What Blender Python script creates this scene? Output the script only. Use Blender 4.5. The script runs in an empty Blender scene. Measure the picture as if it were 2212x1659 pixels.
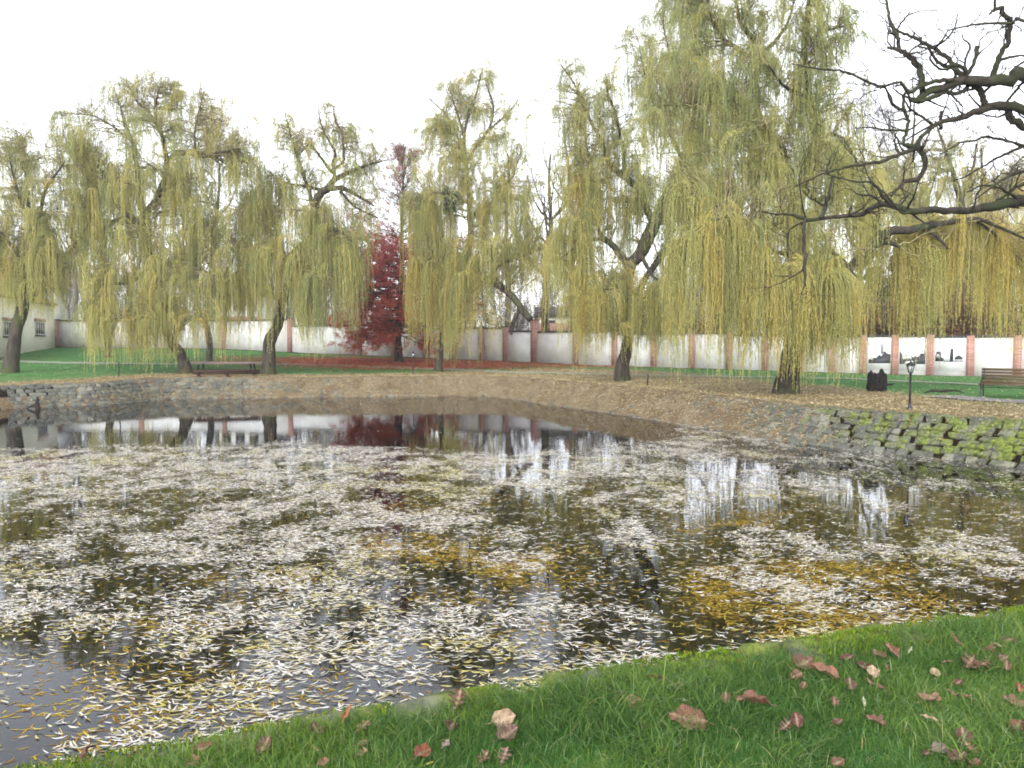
import bpy, math, random
import numpy as np
from mathutils import Vector, Matrix
R = math.radians
sc = bpy.context.scene
col = sc.collection
rng = np.random.default_rng(7)
random.seed(7)

# ------------------------------------------------------------------ camera
CAMZ = 2.6
PITCH = R(2.72)
cam_d = bpy.data.cameras.new('camera')
cam_d.sensor_width = 36
cam_d.lens = 36 * 780 / 1024
cam_d.clip_start = 0.05
cam_d.clip_end = 2000
cam = bpy.data.objects.new('camera', cam_d)
cam.location = (0, 0, CAMZ)
cam.rotation_euler = (math.pi / 2 - PITCH, 0, 0)
col.objects.link(cam)
sc.camera = cam

# ------------------------------------------------------------------ world, sun, exposure
SUN_EL, SUN_AZ = R(32), R(200)
w = bpy.data.worlds.new('World')
sc.world = w
w.use_nodes = True
nt = w.node_tree
nt.nodes.clear()
sky = nt.nodes.new('ShaderNodeTexSky')
sky.sky_type = 'NISHITA'
sky.sun_disc = False
sky.sun_elevation = SUN_EL
sky.sun_rotation = SUN_AZ
sky.dust_density = 1.2
sky.air_density = 1.0
sky.ozone_density = 1.0
hs = nt.nodes.new('ShaderNodeHueSaturation')      # overcast: the cloud layer takes most of the blue out
hs.inputs['Saturation'].default_value = 0.16
bg = nt.nodes.new('ShaderNodeBackground')
bg.inputs['Strength'].default_value = 0.15
wo = nt.nodes.new('ShaderNodeOutputWorld')
nt.links.new(sky.outputs[0], hs.inputs['Color'])
nt.links.new(hs.outputs[0], bg.inputs['Color'])
nt.links.new(bg.outputs[0], wo.inputs['Surface'])

sun_d = bpy.data.lights.new('sun', 'SUN')
sun_d.energy = 0.7
sun_d.angle = R(25)
sun_d.color = (1.0, 0.96, 0.9)
sun = bpy.data.objects.new('sun', sun_d)
# sky sun_rotation is measured clockwise from +Y
sdir = Vector((math.sin(SUN_AZ) * math.cos(SUN_EL), math.cos(SUN_AZ) * math.cos(SUN_EL), math.sin(SUN_EL)))
sun.rotation_euler = sdir.to_track_quat('Z', 'Y').to_euler()
col.objects.link(sun)

sc.view_settings.view_transform = 'Standard'
sc.view_settings.look = 'None'
sc.view_settings.exposure = 1.78
sc.view_settings.gamma = 1.0
sc.cycles.max_bounces = 6
sc.cycles.diffuse_bounces = 3
sc.cycles.glossy_bounces = 3
sc.cycles.transmission_bounces = 3
sc.cycles.transparent_max_bounces = 8
sc.cycles.caustics_reflective = False
sc.cycles.caustics_refractive = False
sc.cycles.use_denoising = True
sc.cycles.denoiser = 'OPENIMAGEDENOISE'
sc.cycles.denoising_input_passes = 'RGB_ALBEDO_NORMAL'
sc.cycles.denoising_prefilter = 'FAST'
sc.cycles.filter_width = 1.8

# ------------------------------------------------------------------ pixel <-> world, ground
S = 1024 / 2212.0            # photo coordinates are read off a 2212 px wide copy
CP, SP = math.cos(PITCH), math.sin(PITCH)


def ray(x, y):
    u = (x * S - 512) / 780
    v = (384 - y * S) / 780
    return np.array((u, CP + v * SP, -SP + v * CP))


def at(x, y, Y):
    d = ray(x, y)
    t = Y / d[1]
    return np.array((d[0] * t, Y, CAMZ + d[2] * t))


WX = [-80, -40, -25.4, -17.9, 0.6, 4.8, 25.1, 29.0, 45, 80]
WY = [69, 69, 69, 66.0, 60.4, 58.5, 48.8, 46.7, 38, 20]
WA = [1.70, 1.68, 1.52, 1.22, 0.54, 0.36, -0.07, -0.10, -0.1, -0.1]


def wall_y(X):
    return np.interp(X, WX, WY)


def zland(X, Y):
    X = np.asarray(X, float)
    Y = np.asarray(Y, float)
    bY = np.interp(X, [-26, -20, -10, 0, 5, 10, 13], [34, 36, 42, 42, 31, 19, 16])
    t = np.clip((Y - bY) / (wall_y(X) - bY), 0, 1.25)
    z = 0.92 + np.interp(X, WX, WA) * t
    z += 0.08 * np.clip((8 - Y) / 4, 0, 1)
    return z


def on_ground(x, y, up=0.0):
    d = ray(x, y)
    lo, hi = 1.0, 140.0
    t = np.linspace(1, 140, 4000)
    f = CAMZ + d[2] * t - zland(d[0] * t, d[1] * t) - up
    k = np.argmax(f < 0) if (f < 0).any() else len(t) - 1
    tt = t[k]
    X, Y = d[0] * tt, d[1] * tt
    return np.array((X, Y, float(zland(X, Y))))


def catmull(P, n, closed=False):
    P = np.asarray(P, float)
    if closed:
        Q = np.vstack([P[-1:], P, P[:2]])
        m = len(P)
    else:
        Q = np.vstack([2 * P[:1] - P[1:2], P, 2 * P[-1:] - P[-2:-1]])
        m = len(P) - 1
    # distribute samples by chord length
    seg = np.linalg.norm(Q[2:2 + m, :3 if P.shape[1] > 3 else None] - Q[1:1 + m, :3 if P.shape[1] > 3 else None], axis=1)
    cum = np.concatenate([[0], np.cumsum(seg)])
    s = np.linspace(0, cum[-1], n, endpoint=not closed)
    k = np.clip(np.searchsorted(cum, s, side='right') - 1, 0, m - 1)
    t = ((s - cum[k]) / np.maximum(seg[k], 1e-9))[:, None]
    p0, p1, p2, p3 = Q[k], Q[k + 1], Q[k + 2], Q[k + 3]
    return 0.5 * ((2 * p1) + (-p0 + p2) * t + (2 * p0 - 5 * p1 + 4 * p2 - p3) * t * t + (-p0 + 3 * p1 - 3 * p2 + p3) * t ** 3)


_lat = {}


def vnoise(x, y, seed=0):
    if seed not in _lat:
        _lat[seed] = np.random.default_rng(seed + 100).random((257, 257))
    T = _lat[seed]
    xi = np.floor(x).astype(int)
    yi = np.floor(y).astype(int)
    fx, fy = x - xi, y - yi
    fx = fx * fx * (3 - 2 * fx)
    fy = fy * fy * (3 - 2 * fy)
    a = T[xi % 256, yi % 256]
    b = T[(xi + 1) % 256, yi % 256]
    c = T[xi % 256, (yi + 1) % 256]
    d = T[(xi + 1) % 256, (yi + 1) % 256]
    return (a * (1 - fx) + b * fx) * (1 - fy) + (c * (1 - fx) + d * fx) * fy


def fbm(x, y, seed=0, o=3):
    r, amp, tot = 0, 1.0, 0
    for k in range(o):
        r = r + amp * vnoise(x * 2 ** k, y * 2 ** k, seed + k)
        tot += amp
        amp *= 0.5
    return r / tot


def sstep(a, b, x):
    t = np.clip((x - a) / (b - a), 0, 1)
    return t * t * (3 - 2 * t)


# waterline of the pond
POND = [(-21.5, 32.7), (-19.9, 34.4), (-18.4, 35.6), (-17.6, 38.0), (-15.8, 39.4), (-10.9, 40.2), (-5.9, 41), (-1.6, 41.2), (0.5, 38.2),
        (1.5, 35.6), (3.2, 32.2), (5.2, 27.4), (6.6, 24.1), (7.3, 21.6), (8.2, 20.2), (9.06, 19), (9.95, 18.1), (10.6, 17), (11.0, 15.6),
        (11.3, 13.5), (10.8, 11), (8.8, 8.3), (5.7, 6.75), (2.62, 5.6), (1.6, 5.24), (0.76, 4.95), (-0.6, 4.44), (-2.2, 3.8), (-4.8, 2.85),
        (-10, 2.4), (-18, 5), (-24, 12), (-25.5, 22), (-24, 29)]
POLY = catmull(POND, 240, closed=True)


def sd_pond(X, Y):
    X = np.asarray(X, float).ravel()
    Y = np.asarray(Y, float).ravel()
    out = np.empty(len(X))
    A = POLY
    B = np.roll(POLY, -1, axis=0)
    e = B - A
    L2 = (e ** 2).sum(1)
    for i in range(0, len(X), 20000):
        x = X[i:i + 20000, None]
        y = Y[i:i + 20000, None]
        px, py = x - A[None, :, 0], y - A[None, :, 1]
        t = np.clip((px * e[:, 0] + py * e[:, 1]) / L2, 0, 1)
        d = np.sqrt(((px - t * e[:, 0]) ** 2 + (py - t * e[:, 1]) ** 2).min(1))
        c = ((A[None, :, 1] > y) != (B[None, :, 1] > y)) & (x < A[None, :, 0] + (y - A[None, :, 1]) * e[:, 0] / np.where(np.abs(e[:, 1]) < 1e-9, 1e-9, e[:, 1]))
        inside = c.sum(1) % 2 == 1
        out[i:i + 20000] = np.where(inside, -d, d)
    return out


SLW = 1.0     # horizontal width of the paved slope down to the water


def zfull(X, Y, sd=None):
    shp = np.shape(X)
    if sd is None:
        sd = sd_pond(X, Y).reshape(shp)
    zl = zland(X, Y)
    up = zl * np.clip(sd / SLW, 0, 1)
    dn = np.maximum(-0.8, sd * 0.9)
    return np.where(sd > 0, up, dn)


# ------------------------------------------------------------------ objects
def link(o, parent=None):
    col.objects.link(o)
    if parent is not None:
        o.parent = parent
    return o


def tag(o, label=None, cat=None, group=None, kind=None):
    if label: o['label'] = label
    if cat: o['category'] = cat
    if group: o['group'] = group
    if kind: o['kind'] = kind
    return o


def empty(name, loc=(0, 0, 0), rz=0, label=None, cat=None, group=None):
    o = bpy.data.objects.new(name, None)
    o.empty_display_size = 0.2
    o.location = loc
    o.rotation_euler = (0, 0, rz)
    col.objects.link(o)
    return tag(o, label, cat, group)


def mesh_np(name, V, groups, mat=None, parent=None, attrs=None, smooth=False, origin=None):
    """groups: list of (n,k) int arrays of faces."""
    V = np.asarray(V, np.float32)
    if origin is not None:
        V = V - np.asarray(origin, np.float32)
    me = bpy.data.meshes.new(name)
    groups = [np.asarray(g, np.int32) for g in groups if len(g)]
    nl = sum(g.size for g in groups)
    nf = sum(len(g) for g in groups)
    me.vertices.add(len(V))
    me.vertices.foreach_set('co', V.ravel())
    me.loops.add(nl)
    me.polygons.add(nf)
    me.loops.foreach_set('vertex_index', np.concatenate([g.ravel() for g in groups]))
    tot = np.concatenate([np.full(len(g), g.shape[1], np.int32) for g in groups])
    st = np.concatenate([[0], np.cumsum(tot)[:-1]]).astype(np.int32)
    me.polygons.foreach_set('loop_start', st)
    try:
        me.polygons.foreach_set('loop_total', tot)
    except Exception:
        pass
    if smooth:
        me.polygons.foreach_set('use_smooth', np.ones(nf, bool))
    for k, (dom, arr) in (attrs or {}).items():
        a = me.attributes.new(k, 'FLOAT', dom)
        a.data.foreach_set('value', np.asarray(arr, np.float32).ravel())
    me.update(calc_edges=True)
    if mat: me.materials.append(mat)
    o = bpy.data.objects.new(name, me)
    if origin is not None and parent is None:
        o.location = tuple(float(q) for q in origin)
    return link(o, parent)


def nrm(a):
    return a / np.maximum(np.linalg.norm(a, axis=-1, keepdims=True), 1e-9)


def tubes(P, rad, K, rough=0.0, close_tip=True):
    """P (B,N,3), rad (B,N) -> verts, quads"""
    B, N, _ = P.shape
    T = np.empty_like(P)
    T[:, 1:-1] = P[:, 2:] - P[:, :-2]
    T[:, 0] = P[:, 1] - P[:, 0]
    T[:, -1] = P[:, -1] - P[:, -2]
    T = nrm(T)
    avg = nrm(P[:, -1] - P[:, 0])
    ref = np.where(np.abs(avg[:, 1:2]) < 0.75, np.array([[0., 1, 0]]), np.array([[1., 0, 0]]))
    U = nrm(np.cross(T, ref[:, None, :]))
    W = np.cross(T, U)
    a = np.arange(K) * 2 * math.pi / K
    rr = rad[:, :, None] * np.ones(K)
    if rough:
        rr = rr * (1 + rough * rng.standard_normal((B, N, K)))
    V = P[:, :, None, :] + rr[..., None] * (np.cos(a)[None, None, :, None] * U[:, :, None, :] + np.sin(a)[None, None, :, None] * W[:, :, None, :])
    idx = np.arange(B * N * K).reshape(B, N, K)
    q = np.stack([idx[:, :-1], np.roll(idx, -1, 2)[:, :-1], np.roll(idx, -1, 2)[:, 1:], idx[:, 1:]], -1).reshape(-1, 4)
    V = V.reshape(-1, 3)
    grp = [q]
    if close_tip and K <= 16:
        grp.append(idx[:, -1, :])
    return V, grp


class Acc:
    """collects verts/faces of several pieces for ONE mesh"""
    def __init__(s):
        s.V, s.G, s.n, s.A = [], {}, 0, {}

    def add(s, V, groups, tint=None):
        for g in groups:
            g = np.asarray(g)
            if not len(g): continue
            s.G.setdefault(g.shape[1], []).append(g + s.n)
            if tint is not None:
                t = np.broadcast_to(np.asarray(tint, np.float32), (len(g),)) if np.ndim(tint) == 0 else np.asarray(tint, np.float32)
                s.A.setdefault(g.shape[1], []).append(t)
        s.V.append(np.asarray(V, float).reshape(-1, 3))
        s.n += len(s.V[-1])

    def box(s, c, size, M=None, taper=1.0):
        x, y, z = (q / 2 for q in size)
        P = np.array([(-x, -y, -z), (x, -y, -z), (x, y, -z), (-x, y, -z), (-x * taper, -y * taper, z), (x * taper, -y * taper, z), (x * taper, y * taper, z), (-x * taper, y * taper, z)])
        if M is not None: P = P @ np.asarray(M).T
        s.add(P + np.asarray(c), [[(0, 3, 2, 1), (4, 5, 6, 7), (0, 1, 5, 4), (1, 2, 6, 5), (2, 3, 7, 6), (3, 0, 4, 7)]])

    def tube(s, pts, r, K=8, n=None):
        pts = np.asarray(pts, float)
        if n: pts = catmull(pts, n)
        rr = np.full(len(pts), r) if np.ndim(r) == 0 else np.interp(np.linspace(0, 1, len(pts)), np.linspace(0, 1, len(r)), r)
        V, g = tubes(pts[None], rr[None], K)
        s.add(V, g)

    def lathe(s, prof, c, K=12, rot=0):
        """prof: list of (r,z)"""
        a = np.arange(K) * 2 * math.pi / K + rot
        V = np.array([[(r * math.cos(t), r * math.sin(t), z) for t in a] for r, z in prof]).reshape(-1, 3) + np.asarray(c)
        idx = np.arange(len(prof) * K).reshape(len(prof), K)
        q = np.stack([idx[:-1], np.roll(idx, -1, 1)[:-1], np.roll(idx, -1, 1)[1:], idx[1:]], -1).reshape(-1, 4)
        s.add(V, [q, idx[-1:], idx[:1, ::-1]])

    def build(s, name, mat, parent=None, smooth=False, attrs=None, origin=None):
        groups, t = [], []
        for k in s.G:
            groups.append(np.concatenate(s.G[k]))
            if k in s.A: t.append(np.concatenate(s.A[k]))
        at_ = dict(attrs or {})
        if t: at_['tint'] = ('FACE', np.concatenate(t))
        return mesh_np(name, np.concatenate(s.V), groups, mat, parent, at_, smooth, origin)


def rotz(a):
    c, s = math.cos(a), math.sin(a)
    return np.array(((c, -s, 0), (s, c, 0), (0, 0, 1)))


def rotx(a):
    c, s = math.cos(a), math.sin(a)
    return np.array(((1, 0, 0), (0, c, -s), (0, s, c)))


def roty(a):
    c, s = math.cos(a), math.sin(a)
    return np.array(((c, 0, s), (0, 1, 0), (-s, 0, c)))


# ------------------------------------------------------------------ materials
def newmat(name):
    m = bpy.data.materials.new(name)
    m.use_nodes = True
    m.node_tree.nodes.clear()
    return m, m.node_tree.nodes, m.node_tree.links


def rgba(c):
    return (c[0], c[1], c[2], 1)


def pmat(name, c1, c2, scale=5.0, rough=0.8, bump=0.0, stretch=(1, 1, 1), c3=None, scale3=0.7, spec=0.3, metal=0.0, coord='Object'):
    m, N, L = newmat(name)
    out = N.new('ShaderNodeOutputMaterial')
    b = N.new('ShaderNodeBsdfPrincipled')
    b.inputs['Roughness'].default_value = rough
    b.inputs['Specular IOR Level'].default_value = spec
    b.inputs['Metallic'].default_value = metal
    tc = N.new('ShaderNodeTexCoord')
    mp = N.new('ShaderNodeMapping')
    mp.inputs['Scale'].default_value = stretch
    L.new(tc.outputs[coord], mp.inputs[0])
    no = N.new('ShaderNodeTexNoise')
    no.inputs['Scale'].default_value = scale
    no.inputs['Detail'].default_value = 8
    L.new(mp.outputs[0], no.inputs['Vector'])
    cr = N.new('ShaderNodeValToRGB')
    cr.color_ramp.elements[0].position = 0.32
    cr.color_ramp.elements[1].position = 0.68
    cr.color_ramp.elements[0].color = rgba(c1)
    cr.color_ramp.elements[1].color = rgba(c2)
    L.new(no.outputs['Fac'], cr.inputs[0])
    c_out = cr.outputs[0]
    if c3:
        n3 = N.new('ShaderNodeTexNoise')
        n3.inputs['Scale'].default_value = scale3
        n3.inputs['Detail'].default_value = 5
        L.new(tc.outputs[coord], n3.inputs['Vector'])
        r3 = N.new('ShaderNodeValToRGB')
        r3.color_ramp.elements[0].position = 0.5
        r3.color_ramp.elements[1].position = 0.62
        L.new(n3.outputs['Fac'], r3.inputs[0])
        mx = N.new('ShaderNodeMix')
        mx.data_type = 'RGBA'
        L.new(r3.outputs[0], mx.inputs['Factor'])
        L.new(c_out, mx.inputs['A'])
        mx.inputs['B'].default_value = rgba(c3)
        c_out = mx.outputs['Result']
    L.new(c_out, b.inputs['Base Color'])
    if bump:
        bp = N.new('ShaderNodeBump')
        bp.inputs['Strength'].default_value = bump
        bp.inputs['Distance'].default_value = 0.03
        L.new(no.outputs['Fac'], bp.inputs['Height'])
        L.new(bp.outputs[0], b.inputs['Normal'])
    L.new(b.outputs[0], out.inputs[0])
    return m


def leafmat(name, ramp, transl=0.35, rough=0.6, spec=0.25):
    """ramp: list of (pos, colour) over the face attribute 'tint'"""
    m, N, L = newmat(name)
    out = N.new('ShaderNodeOutputMaterial')
    a = N.new('ShaderNodeAttribute')
    a.attribute_name = 'tint'
    cr = N.new('ShaderNodeValToRGB')
    e = cr.color_ramp.elements
    e[0].position, e[0].color = ramp[0][0], rgba(ramp[0][1])
    e[1].position, e[1].color = ramp[-1][0], rgba(ramp[-1][1])
    for p, c in ramp[1:-1]:
        q = e.new(p)
        q.color = rgba(c)
    L.new(a.outputs['Fac'], cr.inputs[0])
    b = N.new('ShaderNodeBsdfPrincipled')
    b.inputs['Roughness'].default_value = rough
    b.inputs['Specular IOR Level'].default_value = spec
    L.new(cr.outputs[0], b.inputs['Base Color'])
    if transl:
        t = N.new('ShaderNodeBsdfTranslucent')
        L.new(cr.outputs[0], t.inputs['Color'])
        mx = N.new('ShaderNodeMixShader')
        mx.inputs[0].default_value = transl
        L.new(b.outputs[0], mx.inputs[1])
        L.new(t.outputs[0], mx.inputs[2])
        L.new(mx.outputs[0], out.inputs[0])
    else:
        L.new(b.outputs[0], out.inputs[0])
    return m


def brickmat(name, c1, c2, mortar, scale=1.0):
    m, N, L = newmat(name)
    out = N.new('ShaderNodeOutputMaterial')
    b = N.new('ShaderNodeBsdfPrincipled')
    b.inputs['Roughness'].default_value = 0.9
    g = N.new('ShaderNodeNewGeometry')
    sx = N.new('ShaderNodeSeparateXYZ')
    L.new(g.outputs['Position'], sx.inputs[0])
    ad = N.new('ShaderNodeMath')
    L.new(sx.outputs[0], ad.inputs[0])
    L.new(sx.outputs[1], ad.inputs[1])
    cb = N.new('ShaderNodeCombineXYZ')
    L.new(ad.outputs[0], cb.inputs[0])
    L.new(sx.outputs[2], cb.inputs[1])
    bt = N.new('ShaderNodeTexBrick')
    bt.inputs['Scale'].default_value = scale
    bt.inputs['Brick Width'].default_value = 0.25
    bt.inputs['Row Height'].default_value = 0.085
    bt.inputs['Mortar Size'].default_value = 0.010
    bt.inputs['Color1'].default_value = rgba(c1)
    bt.inputs['Color2'].default_value = rgba(c2)
    bt.inputs['Mortar'].default_value = rgba(mortar)
    L.new(cb.outputs[0], bt.inputs['Vector'])
    L.new(bt.outputs['Color'], b.inputs['Base Color'])
    L.new(b.outputs[0], out.inputs[0])
    return m


M = {}
M['bark'] = pmat('willow_bark', (0.018, 0.015, 0.012), (0.075, 0.062, 0.048), 7, 0.95, 0.9, (1, 1, 0.22), c3=(0.055, 0.062, 0.025), scale3=0.9)
M['bark_dark'] = pmat('dark_mossy_bark', (0.014, 0.012, 0.010), (0.055, 0.045, 0.035), 9, 0.95, 0.9, (1, 1, 0.3), c3=(0.036, 0.042, 0.02), scale3=1.3)
M['bark_grey'] = pmat('grey_bark', (0.07, 0.06, 0.055), (0.16, 0.14, 0.125), 8, 0.95, 0.5, (1, 1, 0.3), c3=(0.12, 0.12, 0.07), scale3=0.8)
M['willow_twig'] = pmat('yellow_willow_twigs', (0.16, 0.135, 0.07), (0.30, 0.26, 0.14), 3, 0.9)
M['twig'] = pmat('twig_bark', (0.06, 0.048, 0.03), (0.13, 0.105, 0.06), 3, 0.9)
M['twig_far'] = pmat('pale_twigs', (0.09, 0.078, 0.075), (0.17, 0.145, 0.13), 0.6, 0.9)
M['willow_leaf'] = leafmat('willow_leaves', [(0, (0.29, 0.35, 0.18)), (0.35, (0.51, 0.52, 0.235)), (0.62, (0.68, 0.62, 0.25)), (0.82, (0.66, 0.52, 0.17)), (1, (0.40, 0.27, 0.10))], 0.6, 0.7, 0.1)
M['red_leaf'] = leafmat('red_beech_leaves', [(0, (0.46, 0.15, 0.18)), (0.5, (0.60, 0.16, 0.15)), (1, (0.72, 0.24, 0.13))], 0.6, 0.7, 0.1)
M['brown_leaf'] = leafmat('brown_shrub_leaves', [(0, (0.09, 0.045, 0.022)), (1, (0.24, 0.13, 0.055))], 0.3)
M['needle'] = leafmat('conifer_needles', [(0, (0.012, 0.026, 0.014)), (1, (0.04, 0.07, 0.034))], 0.1)
M['litter'] = leafmat('fallen_willow_leaves', [(0, (0.17, 0.11, 0.05)), (0.35, (0.37, 0.28, 0.14)), (0.7, (0.52, 0.43, 0.25)), (1, (0.66, 0.60, 0.44))], 0.2)
M['float'] = leafmat('floating_leaves', [(0, (0.40, 0.31, 0.20)), (0.12, (0.66, 0.60, 0.50)), (0.4, (0.76, 0.73, 0.67)), (0.72, (0.83, 0.81, 0.78)), (0.86, (0.62, 0.56, 0.22)), (1, (0.48, 0.40, 0.08))], 0.25, 0.45, 0.4)
M['sunk'] = leafmat('sunken_leaves', [(0, (0.17, 0.09, 0.012)), (0.5, (0.34, 0.215, 0.02)), (1, (0.46, 0.36, 0.04))], 0.1)
M['redlit'] = leafmat('red_fallen_leaves', [(0, (0.30, 0.085, 0.045)), (1, (0.58, 0.19, 0.10))], 0.15)
M['grass'] = leafmat('grass_blades', [(0, (0.024, 0.068, 0.013)), (0.4, (0.07, 0.16, 0.028)), (0.7, (0.165, 0.26, 0.045)), (0.85, (0.27, 0.33, 0.08)), (0.93, (0.20, 0.33, 0.18)), (1, (0.44, 0.38, 0.17))], 0.4, 0.5, 0.35)
M['iron'] = pmat('black_iron', (0.006, 0.006, 0.008), (0.02, 0.02, 0.022), 14, 0.45, 0.1, spec=0.5)
M['slat'] = pmat('bench_wood', (0.05, 0.032, 0.018), (0.13, 0.085, 0.045), 4, 0.6, 0.3, (1, 14, 14))
M['plaster'] = pmat('white_plaster', (0.62, 0.63, 0.62), (0.74, 0.74, 0.72), 1.6, 0.9, 0.1, c3=(0.60, 0.60, 0.57), scale3=0.6, coord='Object')
M['cream'] = pmat('cream_render', (0.62, 0.60, 0.47), (0.70, 0.68, 0.55), 0.8, 0.9, 0.1)
M['brick'] = brickmat('red_brick', (0.25, 0.085, 0.06), (0.38, 0.17, 0.13), (0.42, 0.36, 0.33))
M['tile'] = pmat('roof_tiles', (0.16, 0.05, 0.035), (0.28, 0.11, 0.08), 6, 0.9, 0.5)
M['coping'] = pmat('dark_coping', (0.03, 0.03, 0.035), (0.085, 0.075, 0.075), 5, 0.8, 0.3)
M['glass'] = pmat('dark_glass', (0.02, 0.025, 0.03), (0.04, 0.045, 0.05), 2, 0.08, spec=0.6)
M['lampglass'] = pmat('lamp_glass', (0.30, 0.33, 0.34), (0.42, 0.44, 0.44), 6, 0.15, spec=0.6)
M['frame_white'] = pmat('window_frame', (0.45, 0.44, 0.42), (0.55, 0.54, 0.5), 3, 0.6)
M['banner'] = pmat('banner_vinyl', (0.78, 0.79, 0.80), (0.84, 0.84, 0.85), 1.2, 0.5)
M['print_dark'] = pmat('banner_print_dark', (0.012, 0.014, 0.016), (0.07, 0.075, 0.08), 9, 0.5)
M['print_grey'] = pmat('banner_print_grey', (0.16, 0.17, 0.19), (0.45, 0.47, 0.50), 5, 0.5)
M['charred'] = pmat('charred_wood', (0.003, 0.003, 0.003), (0.014, 0.012, 0.012), 9, 0.85, 0.8)
M['beam'] = pmat('old_brown_timber', (0.03, 0.015, 0.012), (0.075, 0.04, 0.03), 6, 0.8, 0.4, (1, 6, 6))
M['slab'] = pmat('pinkish_board', (0.40, 0.29, 0.28), (0.52, 0.40, 0.38), 3, 0.8, 0.2)
M['gravel'] = pmat('pale_gravel', (0.13, 0.17, 0.11), (0.25, 0.28, 0.20), 6, 0.95, 0.4, coord='Object')
M['paving'] = pmat('grey_paving', (0.13, 0.125, 0.13), (0.22, 0.21, 0.21), 5, 0.85, 0.3)
M['stick'] = pmat('dark_stick', (0.015, 0.012, 0.010), (0.04, 0.03, 0.025), 9, 0.9, 0.4)
M['mistle'] = leafmat('mistletoe_leaves', [(0, (0.025, 0.05, 0.018)), (1, (0.07, 0.11, 0.04))], 0.3)


def stonemat():
    m, N, L = newmat('mossy_stone')
    out = N.new('ShaderNodeOutputMaterial')
    b = N.new('ShaderNodeBsdfPrincipled')
    b.inputs['Roughness'].default_value = 0.85
    a = N.new('ShaderNodeAttribute'); a.attribute_name = 'tint'
    cr = N.new('ShaderNodeValToRGB')
    e = cr.color_ramp.elements
    e[0].color = (0.075, 0.075, 0.072, 1); e[1].color = (0.20, 0.195, 0.165, 1)
    q = e.new(0.5); q.color = (0.10, 0.105, 0.085, 1)
    L.new(a.outputs['Fac'], cr.inputs[0])
    tc = N.new('ShaderNodeTexCoord')
    n1 = N.new('ShaderNodeTexNoise'); n1.inputs['Scale'].default_value = 14; n1.inputs['Detail'].default_value = 8
    L.new(tc.outputs['Object'], n1.inputs['Vector'])
    mul = N.new('ShaderNodeMix'); mul.data_type = 'RGBA'; mul.blend_type = 'MULTIPLY'; mul.inputs['Factor'].default_value = 0.7
    r1 = N.new('ShaderNodeValToRGB'); r1.color_ramp.elements[0].position = 0.3; r1.color_ramp.elements[1].position = 0.65
    r1.color_ramp.elements[0].color = (0.45, 0.45, 0.45, 1); r1.color_ramp.elements[1].color = (1.15, 1.15, 1.1, 1)
    L.new(n1.outputs['Fac'], r1.inputs[0])
    L.new(cr.outputs[0], mul.inputs['A']); L.new(r1.outputs[0], mul.inputs['B'])
    # moss: real growth, patches by position
    ms = N.new('ShaderNodeAttribute'); ms.attribute_name = 'moss'
    n2 = N.new('ShaderNodeTexNoise'); n2.inputs['Scale'].default_value = 2.6; n2.inputs['Detail'].default_value = 7; n2.inputs['Roughness'].default_value = 0.65
    L.new(tc.outputs['Object'], n2.inputs['Vector'])
    ad = N.new('ShaderNodeMath'); ad.operation = 'ADD'
    L.new(n2.outputs['Fac'], ad.inputs[0]); L.new(ms.outputs['Fac'], ad.inputs[1])
    r2 = N.new('ShaderNodeValToRGB'); r2.color_ramp.elements[0].position = 0.58; r2.color_ramp.elements[1].position = 0.74
    L.new(ad.outputs[0], r2.inputs[0])
    mx = N.new('ShaderNodeMix'); mx.data_type = 'RGBA'
    L.new(r2.outputs[0], mx.inputs['Factor']); L.new(mul.outputs['Result'], mx.inputs['A'])
    r4 = N.new('ShaderNodeValToRGB'); r4.color_ramp.elements[0].color = (0.04, 0.055, 0.012, 1); r4.color_ramp.elements[1].color = (0.15, 0.185, 0.025, 1)
    r4.color_ramp.elements[0].position = 0.35; r4.color_ramp.elements[1].position = 0.6
    L.new(n1.outputs['Fac'], r4.inputs[0])
    L.new(r4.outputs[0], mx.inputs['B'])
    L.new(mx.outputs['Result'], b.inputs['Base Color'])
    bp = N.new('ShaderNodeBump'); bp.inputs['Strength'].default_value = 0.6; bp.inputs['Distance'].default_value = 0.02
    L.new(n1.outputs['Fac'], bp.inputs['Height']); L.new(bp.outputs[0], b.inputs['Normal'])
    L.new(b.outputs[0], out.inputs[0])
    return m


M['stone'] = stonemat()


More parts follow.
